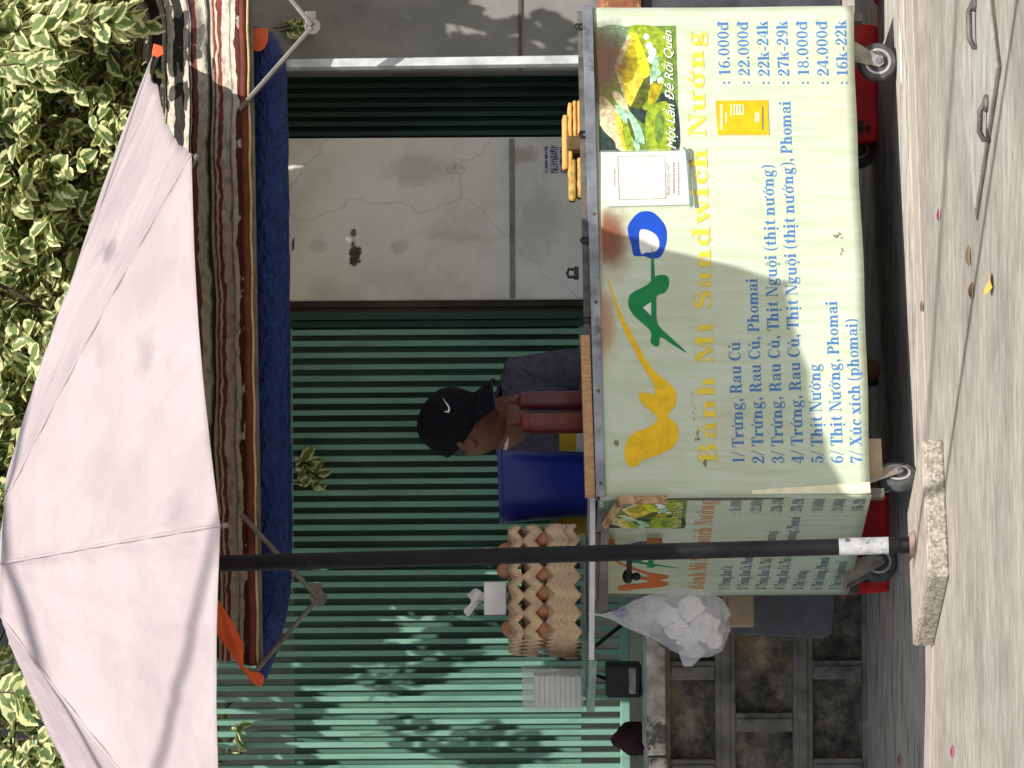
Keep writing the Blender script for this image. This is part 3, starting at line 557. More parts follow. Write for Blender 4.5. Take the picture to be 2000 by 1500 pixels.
    g['8'] = (ring(.35, .75, .25, .26, .13, .055) + ring(.35, .27, .3, .285, .15, .06), .7)
    g['.'] = (dot(.16, .1, .11), .34); g[','] = (dot(.16, .1, .11) + path([(.22, .08, .12), (.22, -.08, .07), (.1, -.2, .03)]), .36)
    g[':'] = (dot(.16, .12, .1) + dot(.16, .55, .1), .36); g['/'] = (poly((.0, -.05), (.07, -.05), (.44, 1.05), (.37, 1.05)), .46)
    g['-'] = (rect(.06, .26, .42, .36), .48); g[' '] = ([], .34)
    g['('] = (path([(.34, 1.08, .03), (.17, .8, .12), (.13, .42, .14), (.17, .05, .12), (.34, -.22, .03)]), .42)
    g[')'] = (path([(.08, 1.08, .03), (.25, .8, .12), (.29, .42, .14), (.25, .05, .12), (.08, -.22, .03)]), .42)
    return g
G = GL()
def mark(kind, cx, y):
    if kind == 'acute': return poly((cx - .07, y), (cx, y), (cx + .17, y + .2), (cx + .03, y + .22))
    if kind == 'grave': return poly((cx, y), (cx + .07, y), (cx - .03, y + .22), (cx - .17, y + .2))
    if kind == 'circ': return poly((cx - .2, y), (cx - .13, y), (cx + .02, y + .17), (cx - .03, y + .2)) + poly((cx + .13, y), (cx + .2, y), (cx + .03, y + .2), (cx - .03, y + .2))
    if kind == 'hook': return path([(cx - .09, y + .2, .06), (cx + .04, y + .24, .07), (cx + .07, y + .14, .08), (cx, y + .07, .05), (cx, y, .05)], 4)
    if kind == 'dot': return dot(cx, -.2, .1)
for ch, base, mk in (('\u1ee9', '\u01b0', 'acute'), ('\u1edb', '\u01a1', 'acute'), ('\u1ee7', 'u', 'hook'), ('\u1ecb', 'i', 'dot'), ('\u00fa', 'u', 'acute'), ('\u00ed', '\u0131', 'acute'), ('\u00ec', '\u0131', 'grave'), ('\u00e1', 'a', 'acute')):
    b, adv = G[base]; cx = {'i': .2, '\u0131': .2}.get(base, .37); G[ch] = (b + mark(mk, cx, .75), adv)
G['\u1ed9'] = (G['o'][0] + mark('circ', .36, .73) + mark('dot', .36, 0), .72)
def text_width(s, track=0.0): return sum(G[c][1] + track for c in s)
LAYER = [0]
def put(mb, mapf, quads, ox, oz, sx, sz, mi=0, slope=0.0, off=0.0012):
    for q in quads:
        LAYER[0] = (LAYER[0] + 1) % 40; o = off + LAYER[0] * 6e-6
        mb.add([mapf(ox + x * sx, oz + y * sz + slope * x * sx, o) for x, y in q], [tuple(range(len(q)))], mi)
def write(mb, mapf, s, a0, z0, a1, z1, cap, mi=0, track=0.0, off=0.0012):
    wdt = text_width(s, track); sx = (a1 - a0) / wdt; slope = (z1 - z0) / (a1 - a0); x = 0
    for c in s:
        g, adv = G[c]; put(mb, mapf, g, a0 + x * sx, z0 + slope * x * sx, sx, cap, mi, slope, off); x += adv + track
def pxpoly(pts): return [fpx(u, v) for u, v in pts]

# ------------------------------------------------------------------ the print shared by the front and side sheet
ROWS = [('1/ Tr\u1ee9ng, Rau C\u1ee7', 1454, 667), ('2/ Tr\u1ee9ng, Rau C\u1ee7, Phomai', 1492.5, 543), ('3/ Tr\u1ee9ng, Rau C\u1ee7, Th\u1ecbt Ngu\u1ed9i (th\u1ecbt n\u01b0\u1edbng)', 1531, 322),
        ('4/ Tr\u1ee9ng, Rau C\u1ee7, Th\u1ecbt Ngu\u1ed9i (th\u1ecbt n\u01b0\u1edbng), Phomai', 1569.5, 198), ('5/ Th\u1ecbt N\u01b0\u1edbng', 1608, 710), ('6/ Th\u1ecbt N\u01b0\u1edbng, Phomai', 1646.5, 587), ('7/ X\u00fac x\u00edch (phomai)', 1684, 622)]
PRICES = [': 16.000\u0111', ': 22.000\u0111', ': 22k-24k', ': 27k-29k', ': 18.000\u0111', ': 24.000\u0111', ': 16k-22k']
SLP = 0.0375
def bz(u900, v): return fpx(u900 - SLP * (900 - v), v)
def spl(pts, n=5):
    P = pts; out = []; L = len(P)
    for i in range(L):
        p0, p1, p2, p3 = P[i - 1], P[i], P[(i + 1) % L], P[(i + 2) % L]
        for k in range(n):
            u = k / n
            out.append(tuple(.5 * (2 * p1[d] + (p2[d] - p0[d]) * u + (2 * p0[d] - 5 * p1[d] + 4 * p2[d] - p3[d]) * u * u + (3 * p1[d] - p0[d] - 3 * p2[d] + p3[d]) * u ** 3) for d in (0, 1)))
    return out
def zc(z0, dx, dy): return (1100 + dx / 2.857, 400 + dy / 2.857)
W_OUT = [(240, 385), (275, 480), (330, 620), (395, 740), (460, 860), (520, 940), (580, 985), (620, 1030), (635, 1080), (620, 1130), (585, 1180), (625, 1215), (645, 1270), (625, 1340), (570, 1380), (490, 1410), (440, 1430), (415, 1455), (375, 1462), (348, 1430), (342, 1370), (360, 1310), (400, 1270), (460, 1250), (500, 1225), (525, 1195), (500, 1160), (450, 1120), (425, 1085), (430, 1050), (470, 1050), (505, 1060), (510, 1020), (480, 960), (430, 880), (380, 780), (330, 680), (295, 580), (262, 470)]
A_OUT = [(565, 395), (586, 410), (590, 450), (570, 490), (525, 510), (520, 560), (524, 650), (545, 690), (600, 740), (690, 825), (610, 780), (545, 740), (535, 785), (510, 788), (488, 765), (490, 710), (440, 660), (395, 620), (366, 570), (366, 520), (390, 490), (440, 465), (480, 440), (520, 400)]
A_HOLE = [(490, 545), (445, 575), (490, 622)]
A_BAR = [(496, 235), (507, 330), (512, 410), (512, 440), (490, 440), (490, 330)]
O_OUT = [(455, 38), (500, 45), (545, 85), (572, 130), (578, 190), (565, 250), (540, 295), (490, 303), (450, 290), (410, 290), (390, 280), (378, 220), (362, 165), (362, 120), (390, 75), (420, 48)]
O_IN = [(430, 145), (470, 145), (515, 170), (535, 210), (530, 250), (500, 268), (460, 270), (440, 280), (428, 250), (424, 200)]
def zpoly(pts, smooth=True): return pxpoly(spl([zc(0, *p) for p in pts]) if smooth else [zc(0, *p) for p in pts])
def fill(mb, mapf, poly2d, mi, off):
    """flat shape on the sheet, triangulated finely so that it follows the sheet's bend"""
    from mathutils.geometry import tessellate_polygon
    tr = [[poly2d[i] for i in t] for t in tessellate_polygon([[Vector((a, z, 0)) for a, z in poly2d]])]
    out = []
    while tr:
        t = tr.pop(); L = [math.dist(t[i], t[(i + 1) % 3]) for i in range(3)]; k = L.index(max(L))
        if L[k] < .045: out.append(t); continue
        a, b, c = t[k], t[(k + 1) % 3], t[(k + 2) % 3]; m = ((a[0] + b[0]) / 2, (a[1] + b[1]) / 2); tr += [[a, m, c], [m, b, c]]
    for t in out: mb.add([mapf(a, z, off) for a, z in t], [(0, 1, 2)], mi)
def pic(pts): return pxpoly([(1100 + x / 5, 30 + y / 5) for x, y in pts])
def make_print(mapf, parent, side):
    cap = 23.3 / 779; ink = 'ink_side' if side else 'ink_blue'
    for (s, u, ve) in ROWS:
        mb = MB(); a0, z0 = bz(u, 906); a1, z1 = bz(u, ve); write(mb, mapf, s, a0, z0, a1, z1, cap); mb.build('menu_line', ink, parent)
    for (s, r) in zip(PRICES, ROWS):
        mb = MB(); a0, z0 = bz(r[1], 166); a1, z1 = bz(r[1], 40); write(mb, mapf, s, a0, z0, a1, z1, cap * .97); mb.build('price', ink, parent)
    a0, z0 = fpx(1401, 905); a1, z1 = fpx(1372, 56); words = 'B\u00e1nh M\u00ec Sandwich N\u01b0\u1edbng'.split(' '); tk = .06
    sp_ = G[' '][1] + tk; tot = sum(text_width(q, tk) for q in words) + 3 * sp_; x = 0
    for q in words:
        wq = text_width(q, tk); k0, k1 = x / tot, (x + wq) / tot; mb = MB()
        write(mb, mapf, q, a0 + (a1 - a0) * k0, z0 + (z1 - z0) * k0, a0 + (a1 - a0) * k1, z0 + (z1 - z0) * k1, 36 / 779, 0, tk, .0019)
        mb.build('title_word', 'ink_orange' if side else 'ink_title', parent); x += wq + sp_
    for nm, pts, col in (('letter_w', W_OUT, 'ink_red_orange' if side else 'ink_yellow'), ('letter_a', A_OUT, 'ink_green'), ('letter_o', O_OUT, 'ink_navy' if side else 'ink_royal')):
        mb = MB(); fill(mb, mapf, zpoly(pts), 0, .0016)
        mats = [col, 'card_white']
        if nm == 'letter_a': fill(mb, mapf, zpoly(A_BAR, False), 0, .0020); fill(mb, mapf, zpoly(A_HOLE, False), 1, .0022)
        if nm == 'letter_o': fill(mb, mapf, zpoly(O_IN), 1, .0018)
        mb.build(nm, mats, parent)
    # food picture (zoom coordinates of the photograph region 1100..1500 x 30..330)
    mb = MB(); mats = ['pic_green', 'pic_leaf', 'pic_dark', 'pic_bread', 'pic_toast', 'pic_crust', 'pic_lettuce', 'pic_cream', 'pic_burn', 'pic_teal', 'pic_shade', 'ink_white']
    k = [0]
    def sh(i, pts, smooth=True):
        k[0] += 1; fill(mb, mapf, pic(spl(pts, 3) if smooth else pts), i, .0015 + k[0] * 4e-5)
    sh(0, [(315, 120), (1098, 100), (1135, 1335), (352, 1335)], False)
    sh(9, [(330, 130), (640, 125), (620, 420), (480, 620), (380, 700), (345, 400)])
    sh(1, [(640, 112), (900, 110), (1060, 250), (1000, 420), (700, 300)])
    sh(2, [(352, 1080), (420, 1060), (520, 1210), (560, 1330), (354, 1332)], False)
    sh(2, [(640, 900), (760, 830), (900, 860), (960, 760), (1080, 800), (1130, 1000), (1130, 1330), (1000, 1330), (900, 1080), (780, 1060)])
    sh(1, [(830, 920), (1000, 840), (1080, 1000), (1050, 1320), (840, 1320), (800, 1120)])
    sh(0, [(900, 1000), (960, 940), (990, 1080), (950, 1260), (900, 1200)])
    sh(10, [(700, 620), (850, 560), (960, 660), (930, 800), (840, 900), (660, 900), (620, 820)])
    sh(1, [(790, 180), (880, 210), (1000, 430), (980, 560), (900, 480), (800, 300)])
    for (x, y, r) in ((810, 210, 26), (840, 300, 34), (870, 360, 40), (860, 430, 38), (900, 470, 36), (890, 540, 40), (880, 600, 42), (840, 660, 36), (820, 720, 34), (930, 560, 30), (950, 640, 32), (910, 420, 24)):
        sh(6 if (x + y) % 3 else 11, [(x + r * math.cos(q), y + r * 1.15 * math.sin(q)) for q in (0, 1.05, 2.1, 3.14, 4.2, 5.25)])
    sh(1, [(770, 900), (860, 780), (930, 670), (990, 650), (900, 860), (830, 925)])
    sh(4, [(845, 700), (880, 660), (960, 690), (900, 830), (850, 870), (830, 820)])
    sh(3, [(655, 165), (720, 190), (850, 540), (840, 590), (660, 895), (610, 850), (495, 500), (560, 330)], False)
    sh(5, [(690, 200), (735, 210), (850, 540), (790, 600), (750, 560), (720, 420)])
    sh(10, [(845, 590), (790, 620), (655, 900), (720, 900), (850, 720)], False)
    sh(7, [(630, 200), (670, 205), (600, 380), (530, 540), (610, 830), (590, 790), (500, 510), (560, 340)], False)
    sh(4, [(650, 300), (700, 330), (725, 480), (680, 620), (610, 660), (560, 560), (580, 420)])
    # left stack of sandwiches
    sh(7, [(355, 800), (440, 830), (560, 1010), (620, 1310), (520, 1300), (500, 1230), (360, 1070)])
    sh(3, [(500, 960), (560, 1000), (640, 1280), (600, 1320), (545, 1180)])
    sh(6, [(500, 880), (640, 930), (740, 1060), (800, 1230), (760, 1250), (600, 1060)])
    sh(1, [(580, 1050), (640, 1080), (690, 1290), (640, 1330), (600, 1240)])
    sh(6, [(650, 1040), (700, 1090), (750, 1290), (715, 1325), (680, 1240)])
    sh(10, [(620, 1010), (650, 1030), (700, 1180), (690, 1230), (650, 1130)])
    sh(7, [(470, 760), (520, 740), (600, 820), (640, 930), (560, 900)])
    mb.build('food_picture', mats, parent)
def scorch(parent, pts):
    """heat stains: thin brown film that fades out over the sheet"""
    for nm, (u0, u1, v0, v1), (cu_, cv_), (ru, rv_), colr, amt in pts:
        m, t, b = new_mat('scorch_film'); v = coords(t); q = FR(*fpx(cu_, cv_))
        d = N(t, 'ShaderNodeVectorMath', operation='SUBTRACT'); t.links.new(v, d.inputs[0]); d.inputs[1].default_value = q
        sc = N(t, 'ShaderNodeVectorMath', operation='MULTIPLY'); t.links.new(d.outputs[0], sc.inputs[0]); sc.inputs[1].default_value = (779 / rv_, 779 / rv_, 779 / ru)
        ln = N(t, 'ShaderNodeVectorMath', operation='LENGTH'); t.links.new(sc.outputs[0], ln.inputs[0])
        f = mth(t, 'ADD', ln.outputs['Value'], mth(t, 'MULTIPLY', mth(t, 'SUBTRACT', noise(t, v, 16, 7, .7), .5), 1.1))
        f = ramp(t, f, [(.1, (amt,) * 3), (.62, (amt * .55,) * 3), (1.0, (0, 0, 0))])
        b.inputs['Base Color'].default_value = (*colr, 1); b.inputs['Roughness'].default_value = .7
        tp = N(t, 'ShaderNodeBsdfTransparent'); mx = N(t, 'ShaderNodeMixShader'); t.links.new(f, mx.inputs[0]); t.links.new(tp.outputs[0], mx.inputs[1]); t.links.new(b.outputs[0], mx.inputs[2]); t.links.new(mx.outputs[0], t.nodes['Material Output'].inputs[0])
        a0, z1 = fpx(u0, v1); a1, z0 = fpx(u1, v0); mb = MB(); mb.grid(lambda i, j: FR(a0 + (a1 - a0) * i, z0 + (z1 - z0) * j, .0042), 16, 8); mb.build(nm, m, parent, smooth=True)
def slogan(mapf, parent, mat):
    """slanted brush lettering: the font's own outlines, laid on the sheet"""
    cu = bpy.data.curves.new('slogan', 'FONT'); cu.body = 'M\u1ed9t L\u1ea7n \u0110\u1ec3 R\u1ed3i Qu\u00ean'; cu.shear = 0.42; cu.size = 1; cu.resolution_u = 3
    o = bpy.data.objects.new('slogan', cu); COL.objects.link(o); dg = bpy.context.evaluated_depsgraph_get(); dg.update()
    me = bpy.data.meshes.new_from_object(o.evaluated_get(dg)); bpy.data.objects.remove(o)
    xs = [v.co.x for v in me.vertices]; x0, x1 = min(xs), max(xs)
    a0, z0 = fpx(1320, 292); a1, z1 = fpx(1311, 60)
    for v in me.vertices:
        k = (v.co.x - x0) / (x1 - x0); v.co = mapf(a0 + (a1 - a0) * k, z0 + (z1 - z0) * k + v.co.y * 25 / 779, .0046)
    me.materials.clear(); me.materials.append(M[mat]); o = bpy.data.objects.new('slogan_text', me); COL.objects.link(o); attach(o, parent)

# ------------------------------------------------------------------ cart
CB = 0.0                                     # helpers for cart points
def CP(a, b, z): return P0 + EF * a + ES * b + Vector((0, 0, z))
SB = SD + 0.02
def cart():
    c = thing('food_cart', 'pale green sandwich cart with a painted menu on its front and side', 'food cart', tuple(P0))
    q1 = FR(fpx(1190, 470)[0], fpx(1190, 470)[1]); q2 = FR(*fpx(1165, 110)); q3 = FR(*fpx(1172, 640))
    q4 = FR(*fpx(1200, 120))
    pm = M['panel_fn']('printed_sheet', [(tuple(q1), 0.13, 0.075, S(150, 84, 54), .8), (tuple(q3), 0.16, 0.05, S(206, 160, 120), .6), (tuple(q4), .14, .05, S(120, 80, 56), .6)])
    mb = MB()
    zt2, zb2 = fpx(1155, 15)[1], fpx(1666, 15)[1]
    def fsheet(i, j):
        a = WD * i; zt = ZT + (zt2 - ZT) * i; zb = ZB + (zb2 - ZB) * i + .002 * math.sin(i * 9 + 1) + .0012 * math.sin(i * 23)
        return FR(a, zb + (zt - zb) * j)
    mb.grid(fsheet, 60, 24)
    fp = mb.build('front_panel', pm, c, smooth=True, solid=0.0015)
    make_print(FR, fp, False); slogan(FR, fp, 'ink_white')
    scorch(fp, [('scorch_stain', (1163, 1262, 20, 300), (1178, 125), (62, 120), S(84, 54, 40), .95), ('scorch_stain', (1178, 1260, 408, 580), (1186, 462), (44, 74), S(150, 88, 62), .85), ('scorch_stain', (1172, 1225, 560, 720), (1176, 630), (30, 80), S(196, 150, 116), .6)])
    # loose folded-over edge strip at the left corner and curled right corner
    mb = MB(); mb.add([FR(.004, ZB + .002, .003), FR(.03, ZB + .004, .006), FR(.012, ZB + .3, .003), FR(.002, ZB + .3, .002)], [(0, 1, 2, 3)]); mb.build('corner_flap', 'halo', fp, solid=.001)
    # dirt scuffs
    sd_ = noisy('scuff_dirt', S(120, 112, 84), S(150, 142, 112), 40, rough=.9, bmp=0)
    for (u, v, l, wd) in ((1640, 459, 14, 3), (1632, 462, 6, 4), (1642, 490, 22, 3), (1355, 800, 60, 2.5), (1350, 770, 26, 2), (1362, 850, 20, 4), (1376, 905, 10, 5), (1680, 640, 16, 2), (1202, 866, 5, 6), (1650, 660, 18, 1.6), (1348, 320, 12, 3)):
        mb = MB()
        for k in range(7):
            a, z = fpx(u + rnd.uniform(-4, 4), v + rnd.uniform(-.5, .5) * l); r = wd / 779 * rnd.uniform(.2, .5)
            put(mb, FR, [[(math.cos(q * 1.05) * rnd.uniform(1, 2.5), math.sin(q * 1.05)) for q in range(6)]], a, z, r, r, 0, 0, .0027)
        mb.build('scuff_mark', sd_, fp)
    # small yellow notice
    mb = MB(); fill(mb, FR, pxpoly([(1397, 198), (1499, 197), (1502, 265), (1402, 265)]), 0, .0026)
    for (u0, u1, v0, v1, mi) in ((1406, 1411, 205, 255, 1), (1416, 1420, 222, 242, 1), (1432, 1452, 206, 226, 1), (1436, 1437.5, 208, 225, 2), (1442, 1443.5, 208, 225, 2), (1447, 1448.5, 208, 223, 2), (1474, 1483, 222, 240, 1), (1488, 1490, 210, 256, 2), (1426, 1429, 205, 228, 1)):
        fill(mb, FR, pxpoly([(u0, v0), (u1, v0), (u1, v1), (u0, v1)]), mi, .003 + mi * .0003)
    mb.build('yellow_notice', ['poster_yellow', 'poster_pale', 'ink_side'], fp)
    # side sheet
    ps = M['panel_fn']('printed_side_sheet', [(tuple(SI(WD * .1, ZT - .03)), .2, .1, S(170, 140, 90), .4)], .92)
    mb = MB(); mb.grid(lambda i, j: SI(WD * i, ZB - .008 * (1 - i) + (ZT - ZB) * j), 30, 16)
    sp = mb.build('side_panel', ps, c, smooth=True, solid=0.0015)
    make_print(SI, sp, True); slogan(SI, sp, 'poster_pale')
    # body: dark inner box, counter, back
    i = .012; mb = MB()
    zb = ZB + .02
    mb.hexa([CP(i, i, zb), CP(WD - i, i, zb), CP(WD - i, SB, zb), CP(i, SB, zb), CP(i, i, ZT - .06), CP(WD - i, i, ZT - .06), CP(WD - i, SB, ZT - .06), CP(i, SB, ZT - .06)])
    mb.build('body', 'interior', c)
    mb = MB(); mb.hexa([CP(.0, .03, ZT - .012), CP(WD, .03, ZT - .012), CP(WD, SB + .01, ZT - .012), CP(0, SB + .01, ZT - .012), CP(.0, .03, ZT + .004), CP(WD, .03, ZT + .004), CP(WD, SB + .01, ZT + .004), CP(0, SB + .01, ZT + .004)])
    mb.build('counter_top', 'steel', c)
    # angle-iron trim along the top of the front, with bolts
    def trim(a0, a1, u0, u1, offs, mat, nm, thick=.004):
        mb = MB(); P = []
        for (a, v) in ((a0, 965), (a1, 15)):
            k = (965 - v) / 950; zt = fpx(u0[0] + (u0[1] - u0[0]) * k, v)[1]; zb_ = fpx(u1[0] + (u1[1] - u1[0]) * k, v)[1]; P.append((a, zb_, zt))
        (a, b0, t0), (b, b1, t1) = P
        mb.hexa([FR(a, b0, offs - thick), FR(b, b1, offs - thick), FR(b, b1, offs), FR(a, b0, offs), FR(a, t0, offs - thick), FR(b, t1, offs - thick), FR(b, t1, offs), FR(a, t0, offs)])
        return mb
    mb = trim(-.003, WD + .004, (1164, 1137), (1182, 1157), .009, 'steel', 'top_trim')
    zl = fpx(1164, 965)[1]; zr = fpx(1137, 15)[1]
    mb.hexa([FR(-.003, zl - .003, -.03), FR(WD + .004, zr - .003, -.03), FR(WD + .004, zr - .003, .0088), FR(-.003, zl - .003, .0088), FR(-.003, zl, -.03), FR(WD + .004, zr, -.03), FR(WD + .004, zr, .0088), FR(-.003, zl, .0088)])
    tr = mb.build('top_trim', 'steel', c, bevel=.001)
    mb = MB()
    for v in (62, 253, 420, 592, 765, 945):
        k = (965 - v) / 950; a, z = fpx(1174 + (1148 - 1174) * k, v); m = Matrix((tuple(EF), tuple(-NF), (0, 0, 1))).transposed() @ Matrix.Rotation(R(90), 3, 'X')
        mb.lathe([(.0042, 0), (.0036, .002), (.0016, .0026), (0.0, .0026)], FR(a, z, .009), 10, 0, m)
    mb.build('rivets', 'iron', tr)
    # pale wooden strip behind the trim, left half; rest is dark frame with clips
    mb = trim(fpx(1150, 966)[0], fpx(1150, 655)[0], (1141, 1120), (1163, 1139), -.002, 'wood', 'wood')
    a0, a1 = fpx(1150, 966)[0], fpx(1150, 655)[0]
    mb = MB(); z0, z1 = fpx(1143, 966)[1], fpx(1133.5, 655)[1]
    mb.hexa([FR(a0, z0 - .026, -.03), FR(a1, z1 - .024, -.03), FR(a1, z1 - .024, .0035), FR(a0, z0 - .026, .0035), FR(a0, z0, -.03), FR(a1, z1, -.03), FR(a1, z1, .0035), FR(a0, z0, .0035)])
    mb.build('wooden_strip', 'wood', c, bevel=.002)
    mb = MB(); a0, a1 = fpx(1140, 650)[0], WD
    z0, z1 = fpx(1141, 650)[1], fpx(1128, 15)[1]
    mb.hexa([FR(a0, z0 - .02, -.028), FR(a1, z1 - .02, -.028), FR(a1, z1 - .02, -.02), FR(a0, z0 - .02, -.02), FR(a0, z0, -.028), FR(a1, z1, -.028), FR(a1, z1, -.02), FR(a0, z0, -.02)])
    mb.build('rear_frame', 'iron', c)
    mb = MB()
    for (u, v, s) in ((1132, 48, 1), (1140, 258, 1.2), (1143, 466, 1), (1117, 530, 1.6), (1148, 622, 1)):
        a, z = fpx(u, v); p = FR(a, z, -.012)
        mb.tube([p + EF * .006 * s + Vector((0, 0, -.012)), p + EF * .007 * s + Vector((0, 0, .008)), p + Vector((0, 0, .012)), p - EF * .007 * s + Vector((0, 0, .008)), p - EF * .006 * s + Vector((0, 0, -.012))], .0025 * s, 6)
        mb.box(p + Vector((0, 0, -.012)), (.02 * s, .012, .012), TH)
    mb.build('clips', 'black', c)
    # corner posts under the counter and white-grey upright that carries the awning
    mb = MB()
    for (a, b) in ((.012, .03), (.012, SB - .02), (WD - .02, SB - .02), (WD - .02, .03)): mb.bar(CP(a, b, .06), CP(a, b, ZT - .014), .024, .024, EF)
    mb.build('frame_legs', 'arm', c)
    pt = at(487, 128, 9.62); pb_ = at(1134, 119, 9.46)
    mb = MB(); mb.bar(pb_ - Vector((0, 0, .03)), pt, .025, .025, EF); mb.build('awning_post', 'steel_light', c, bevel=.003)
    # folding side shelf: white aluminium edge, glass end
    s0, s1, s2 = at(1153, 968, 8.98), at(1150, 1290, 9.08), at(1146, 1391, 9.11)
    dp = Vector((.1, .46, 0))
    def slab(p, q, th, mat, nm, par):
        mb = MB(); k = Vector((0, 0, -th)); mb.hexa([p + k, q + k, q + k + dp, p + k + dp, p, q, q + dp, p + dp]); return mb.build(nm, mat, par, bevel=.0015)
    sh = slab(s0 + Vector((.01, .02, 0)), s1, .014, 'white_edge', 'side_shelf', c); slab(s1 - Vector((.001, 0, .001)), s2, .02, 'glass_edge', 'shelf_end', sh)
    mb = MB(); mb.bar(at(1183, 985, 9.02), at(1176, 1185, 9.12), .02, .02); mb.bar(at(1176, 1040, 9.06), at(1176, 1186, 9.12), .012, .03); mb.build('shelf_rail', 'arm', sh)
    mb = MB(); d = NS * .03
    B = lambda u, v: hit(u, v, P0 + NS * .022, NS)
    mb.tube([B(1182, 1024), B(1214, 976), B(1302, 976)], .0115, 6); mb.build('rusty_bracket', 'bracket', c, smooth=False)
    mb = MB(); mb.bar(B(1183, 1068), B(1292, 1062), .006, .006); mb.box(B(1190, 1062), (.02, .02, .03), PH); mb.box(B(1278, 1060), (.02, .02, .04), PH); mb.build('latch', 'rust', c)
    B2 = lambda u, v: hit(u, v, P0 + NS * .05, NS)
    mb = MB(); mb.tube([B2(1229, 1085), B2(1229, 1118)], .007, 8); mb.ico(B2(1226, 1126), (.019, .018, .0145), 3); mb.ico(B2(1243, 1126), (.011, .014, .012), 3); mb.build('gas_knob', 'black', c, smooth=True)
    # casters
    def caster(p, yaw, lean):
        m = Matrix.Rotation(yaw, 3, 'Z'); r = .051; hub = p + Vector((0, 0, r + GZ))
        mb = MB(); top = hub + m @ Vector((lean, 0, 0)); zt = ZB + .016
        for s in (-1, 1):
            o = m @ Vector((0, s * .021, 0))
            pl = [hub + o + m @ Vector((x, 0, z)) for x, z in ((.017, .004), (.012, -.013), (-.008, -.016), (-.017, -.004))] + [Vector((0, 0, zt - hub.z)) + top + o + m @ Vector((x, 0, 0)) for x in (-.034, .034)]
            mb.prism([pl[4], pl[3], pl[2], pl[1], pl[0], pl[5]], m @ Vector((0, s * .003, 0)))
        mb.box(Vector((top.x, top.y, zt + .001)), (.074, .05, .006), yaw); mb.lathe([(.02, 0), (.022, .012), (.012, .02)], (top.x, top.y, zt - .004), 14)
        f = mb.build('caster', 'fork', c, bevel=.001)
        ax = m @ Matrix.Rotation(R(90), 3, 'X'); mb = MB()
        mb.lathe([(.035, -.0155), (.046, -.0155), (r, -.009), (r, .009), (.046, .0155), (.035, .0155)], hub, 36, 0, ax); mb.build('tyre', 'tyre', f, smooth=True, autosmooth=35)
        mb = MB(); mb.lathe([(.0, -.0145), (.0135, -.0175), (.015, -.012), (.026, -.010), (.029, -.0165), (.035, -.0158), (.035, .0158), (.029, .0165), (.026, .010), (.015, .012), (.0135, .0175), (0, .0145)], hub, 30, 0, ax); mb.build('rim', 'rim', f, smooth=True, autosmooth=35)
        mb = MB(); mb.lathe([(.0085, -.0285), (.0085, .0285)], hub, 6, 0, ax); mb.build('axle_bolt', 'steel', f)
    caster(CP(fpx(1720, 100)[0], .062, 0), R(8), .036)
    caster(CP(fpx(1750, 912)[0], .068, 0), R(58), -.034)
    q = on_z(1752, 1100, GZ); caster(q.xy.to_3d(), R(24), -.034)
    caster(CP(WD - .1, SB - .1, 0), R(40), .02)
    mb = MB(); mb.hexa([CP(.06, .03, .06), CP(.16, .03, .06), CP(.16, .1, .06), CP(.06, .1, .06), CP(.06, .03, .1), CP(.16, .03, .1), CP(.16, .1, .1), CP(.06, .1, .1)]); mb.build('mounting_block', 'carton_brown', c)
    return c
CART = cart()

# ------------------------------------------------------------------ card in a clear holder, hooked on the cart
def card():
    c = thing('payment_card', 'white payment card in a clear plastic holder hanging on the cart front', 'card', tuple(FR(*fpx(1345, 350))))
    P = lambda u, v, o: FR(*fpx(u, v), o)
    mb = MB(); q = [(1177, 300), (1340, 297), (1346, 402), (1183, 406)]; mb.prism([P(u, v, .006) for u, v in q], NF * .003); mb.build('card_sheet', 'card_white', c)
    mb = MB(); q = [(1172, 297), (1343, 294), (1350, 405), (1180, 409)]; mb.prism([P(u, v, .0115) for u, v in q], NF * .002); mb.build('holder', 'clear_thin', c)
    mb = MB()
    for (a, b) in (((1206, 308), (1298, 307)), ((1298, 307), (1300, 391)), ((1300, 391), (1209, 393)), ((1209, 393), (1206, 308))): mb.bar(P(*a, .0096), P(*b, .0096), .0012, .0008, NF)
    mb.build('border_line', 'card_line', c)
    def flat(s, a, b, hpx, mat, nm):
        cu = bpy.data.curves.new(nm, 'FONT'); cu.body = s; o = bpy.data.objects.new(nm, cu); COL.objects.link(o); dg = bpy.context.evaluated_depsgraph_get(); dg.update()
        me = bpy.data.meshes.new_from_object(o.evaluated_get(dg)); bpy.data.objects.remove(o); xs = [v.co.x for v in me.vertices]; x0, x1 = min(xs), max(xs)
        a0, z0 = fpx(*a); a1, z1 = fpx(*b)
        for v in me.vertices:
            k = (v.co.x - x0) / (x1 - x0); v.co = FR(a0 + (a1 - a0) * k, z0 + (z1 - z0) * k + v.co.y * hpx / 779, .0098)
        me.materials.clear(); me.materials.append(M[mat]); o = bpy.data.objects.new(nm, me); COL.objects.link(o); attach(o, c)
    flat('PHAM QUOC HUY', (1309, 384), (1307, 321), 9, 'ink_grey', 'name_line')
    mb = MB()
    for (u0, v0, v1, wd) in ((1316, 380, 323, 4), (1325, 384, 322, 3), (1200, 367, 336, 2.4)):
        v = v0
        while v > v1:
            l = rnd.uniform(2, 4.2); fill(mb, FR, pxpoly([(u0 - wd / 2, v), (u0 + wd / 2, v), (u0 + wd / 2, v - l), (u0 - wd / 2, v - l)]), 0, .0098); v -= l + 1.2
    mb.build('small_print', 'card_line', c)
    mb = MB(); mb.bar(P(1340, 296, .012), P(1350, 408, .012), .006, .004, NF); mb.bar(P(1335, 292, .012), P(1342, 300, .012), .005, .004, NF); mb.build('lower_clip', 'glass_edge', c)
card()

